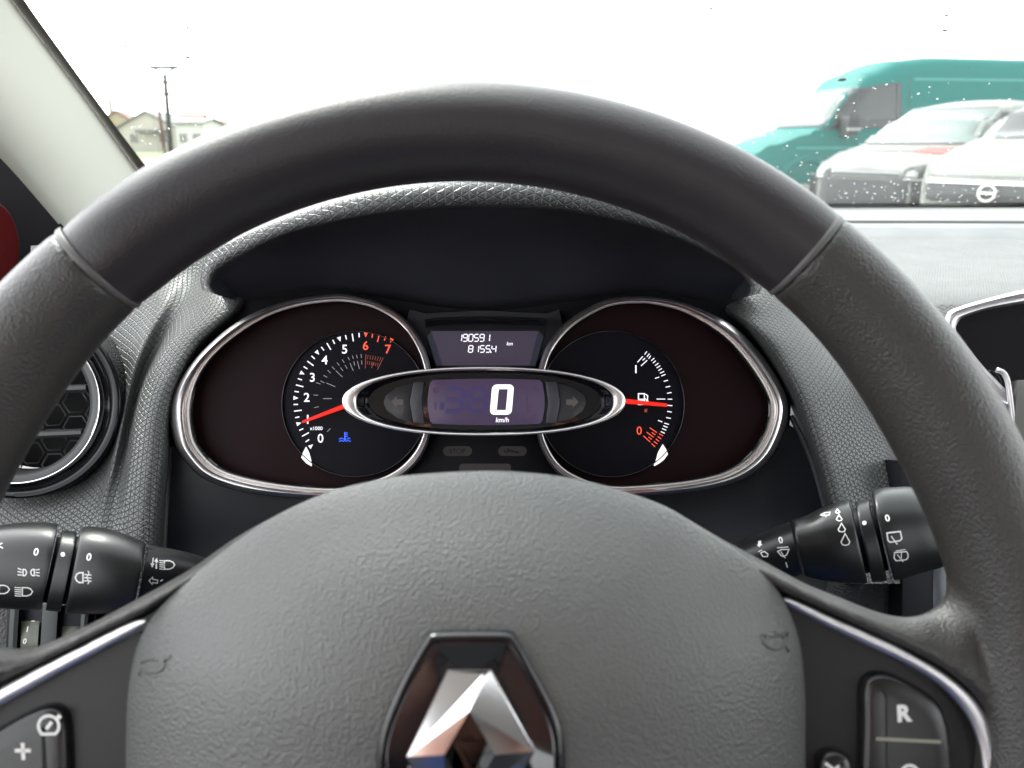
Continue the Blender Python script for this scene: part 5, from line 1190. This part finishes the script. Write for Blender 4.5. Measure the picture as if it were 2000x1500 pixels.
# ---- houses
def house(name, label, px, pyb, dist, w_, dpt, hw, hr, yaw, wall, roof, wins=2, gable_front=True):
    p = pt(px, pyb, dist)+V((0, dpt/2, 0)); p.z = 0; r = thing(name, label, 'house', p); r['yaw_'] = yaw
    a, d = w_/2, dpt/2
    v = [V(q) for q in ((-a, -d, 0), (a, -d, 0), (a, d, 0), (-a, d, 0), (-a, -d, hw), (a, -d, hw), (a, d, hw), (-a, d, hw))]
    if gable_front: v += [V((0, -d, hw+hr)), V((0, d, hw+hr))]; f = [(0, 1, 5, 8, 4), (2, 3, 7, 9, 6), (1, 2, 6, 5), (3, 0, 4, 7), (0, 3, 2, 1)]
    else: v += [V((-a, 0, hw+hr)), V((a, 0, hw+hr))]; f = [(0, 1, 5, 4), (2, 3, 7, 6), (1, 2, 6, 9, 5), (3, 0, 4, 8, 7), (0, 3, 2, 1)]
    vobj(r, 'wall', v, f, wall)
    e = .4; t_ = .18
    if gable_front:
        k = hr/a
        for s in (-1, 1):
            rr_ = [V((0, -d-e, hw+hr+.05)), V((s*(a+e), -d-e, hw-e*k+.05)), V((s*(a+e), d+e, hw-e*k+.05)), V((0, d+e, hw+hr+.05))]
            v = rr_+[q+V((0, 0, t_)) for q in rr_]; vobj(r, 'roof', v, [(0, 1, 2, 3), (4, 5, 6, 7), (0, 1, 5, 4), (1, 2, 6, 5), (2, 3, 7, 6), (3, 0, 4, 7)], roof)
    else:
        k = hr/d
        for s in (-1, 1):
            rr_ = [V((-a-e, 0, hw+hr+.05)), V((-a-e, s*(d+e), hw-e*k+.05)), V((a+e, s*(d+e), hw-e*k+.05)), V((a+e, 0, hw+hr+.05))]
            v = rr_+[q+V((0, 0, t_)) for q in rr_]; vobj(r, 'roof', v, [(0, 1, 2, 3), (4, 5, 6, 7), (0, 1, 5, 4), (1, 2, 6, 5), (2, 3, 7, 6), (3, 0, 4, 7)], roof)
    for i in range(wins):
        x = -a+w_*(i+.5)/wins; v, f = box((x, -d-.03, 1.55), (1.0, .08, 1.1)); wn = vobj(r, 'window', v, f, M_wallw); v, f = box((x, -d-.075, 1.55), (.84, .04, .94)); vobj(r, 'pane', v, f, M_pane, wn)
    return r
M_wallc = mat('cream_wall', (.46, .43, .37), .9, var=.1, vscale=.5); M_wallw = mat('white_wall', (.55, .55, .52), .9, var=.05, vscale=.5); M_wally = mat('ochre_wall', (.40, .33, .22), .9, var=.1, vscale=.5)
M_pane = mat('house_pane', (.14, .14, .13), .2); M_roofr = mat('red_tile_roof', (.22, .09, .075), .85, var=.2, vscale=3); M_roofg = mat('grey_sheet_roof', (.12, .13, .12), .7, var=.1)  # pale panes and roofs carry the distance haze in their colour
h1 = house('gabled_house', 'cream gabled house with dark porch eave behind the posts', 287, 290, 88, 6.4, 10, 2.6, 1.7, rad(4), M_wallc, M_roofg)
v, f = box((.6, -5.6, 2.3), (3.2, 1.2, .3)); vobj(h1, 'porch_roof', v, f, M_roofg)
house('red_roofed_house', 'low house with red tiled roof at the pillar edge', 217, 290, 96, 6.5, 9, 2.5, 2.2, rad(15), M_wally, M_roofr)
house('tiled_house', 'wide house with red tiled roof behind the utility pole', 326, 290, 102, 7.5, 8, 3.1, 1.5, rad(5), M_wallc, M_roofr, 3, False)
house('grey_roofed_house', 'white house with low grey roof left of the wheel rim', 378, 290, 84, 3.0, 5, 3.0, .45, rad(-5), M_wallw, M_roofg, 2, False)
house('far_red_roofed_house', 'distant white house with bright red roof by the pale pole', 462, 290, 112, 4.6, 7, 3.4, .9, rad(0), M_wallw, mat('bright_red_roof', (.42, .12, .11), .7), 3, False)
ch = pt(214, 195, 97); cb_ = V((ch.x, ch.y, 0)); cr = thing('water_mast', 'pale slim mast standing behind the red-roofed house', 'mast', cb_); v, f = tube([cb_, ch], .35, 8, rr=[.42, .28]); obj('shaft', v, f, M_far, cr)
# boundary wall, and a small red car by the houses
wl = thing('boundary_wall', 'low pale wall in front of the gabled house', 'wall', (-42, 80, 0)); v, f = box((-42, 80, .9), (12, .2, 1.8)); obj('wall_run', v, f, mat('lime_wall', (.5, .46, .38), .9, var=.1, vscale=1), wl)
rc = place('red_car', 'small red car parked by the white house', 'car', 357, 290, 70, rad(180))
rc['yaw_'] = rad(0)
rcb = vehicle(rc, [(0, .6), (.1, .8), (.8, .95), (1.4, 1.38), (2.8, 1.40), (3.4, 1.05), (3.8, .8)], .8, mat('red_car_paint', (.45, .02, .03), .4), belt=.9, N=24)
B_ = bvh(rcb); patch(rc, B_, [(1.2, .98), (2.9, .98), (2.6, 1.28), (1.5, 1.28)], 'y-', M_cargl, 'side_window'); wheels(rc, (.7, 3.0), .8, .3)
for o in list(sc.objects):
    if 'yaw_' in o: del o['yaw_']
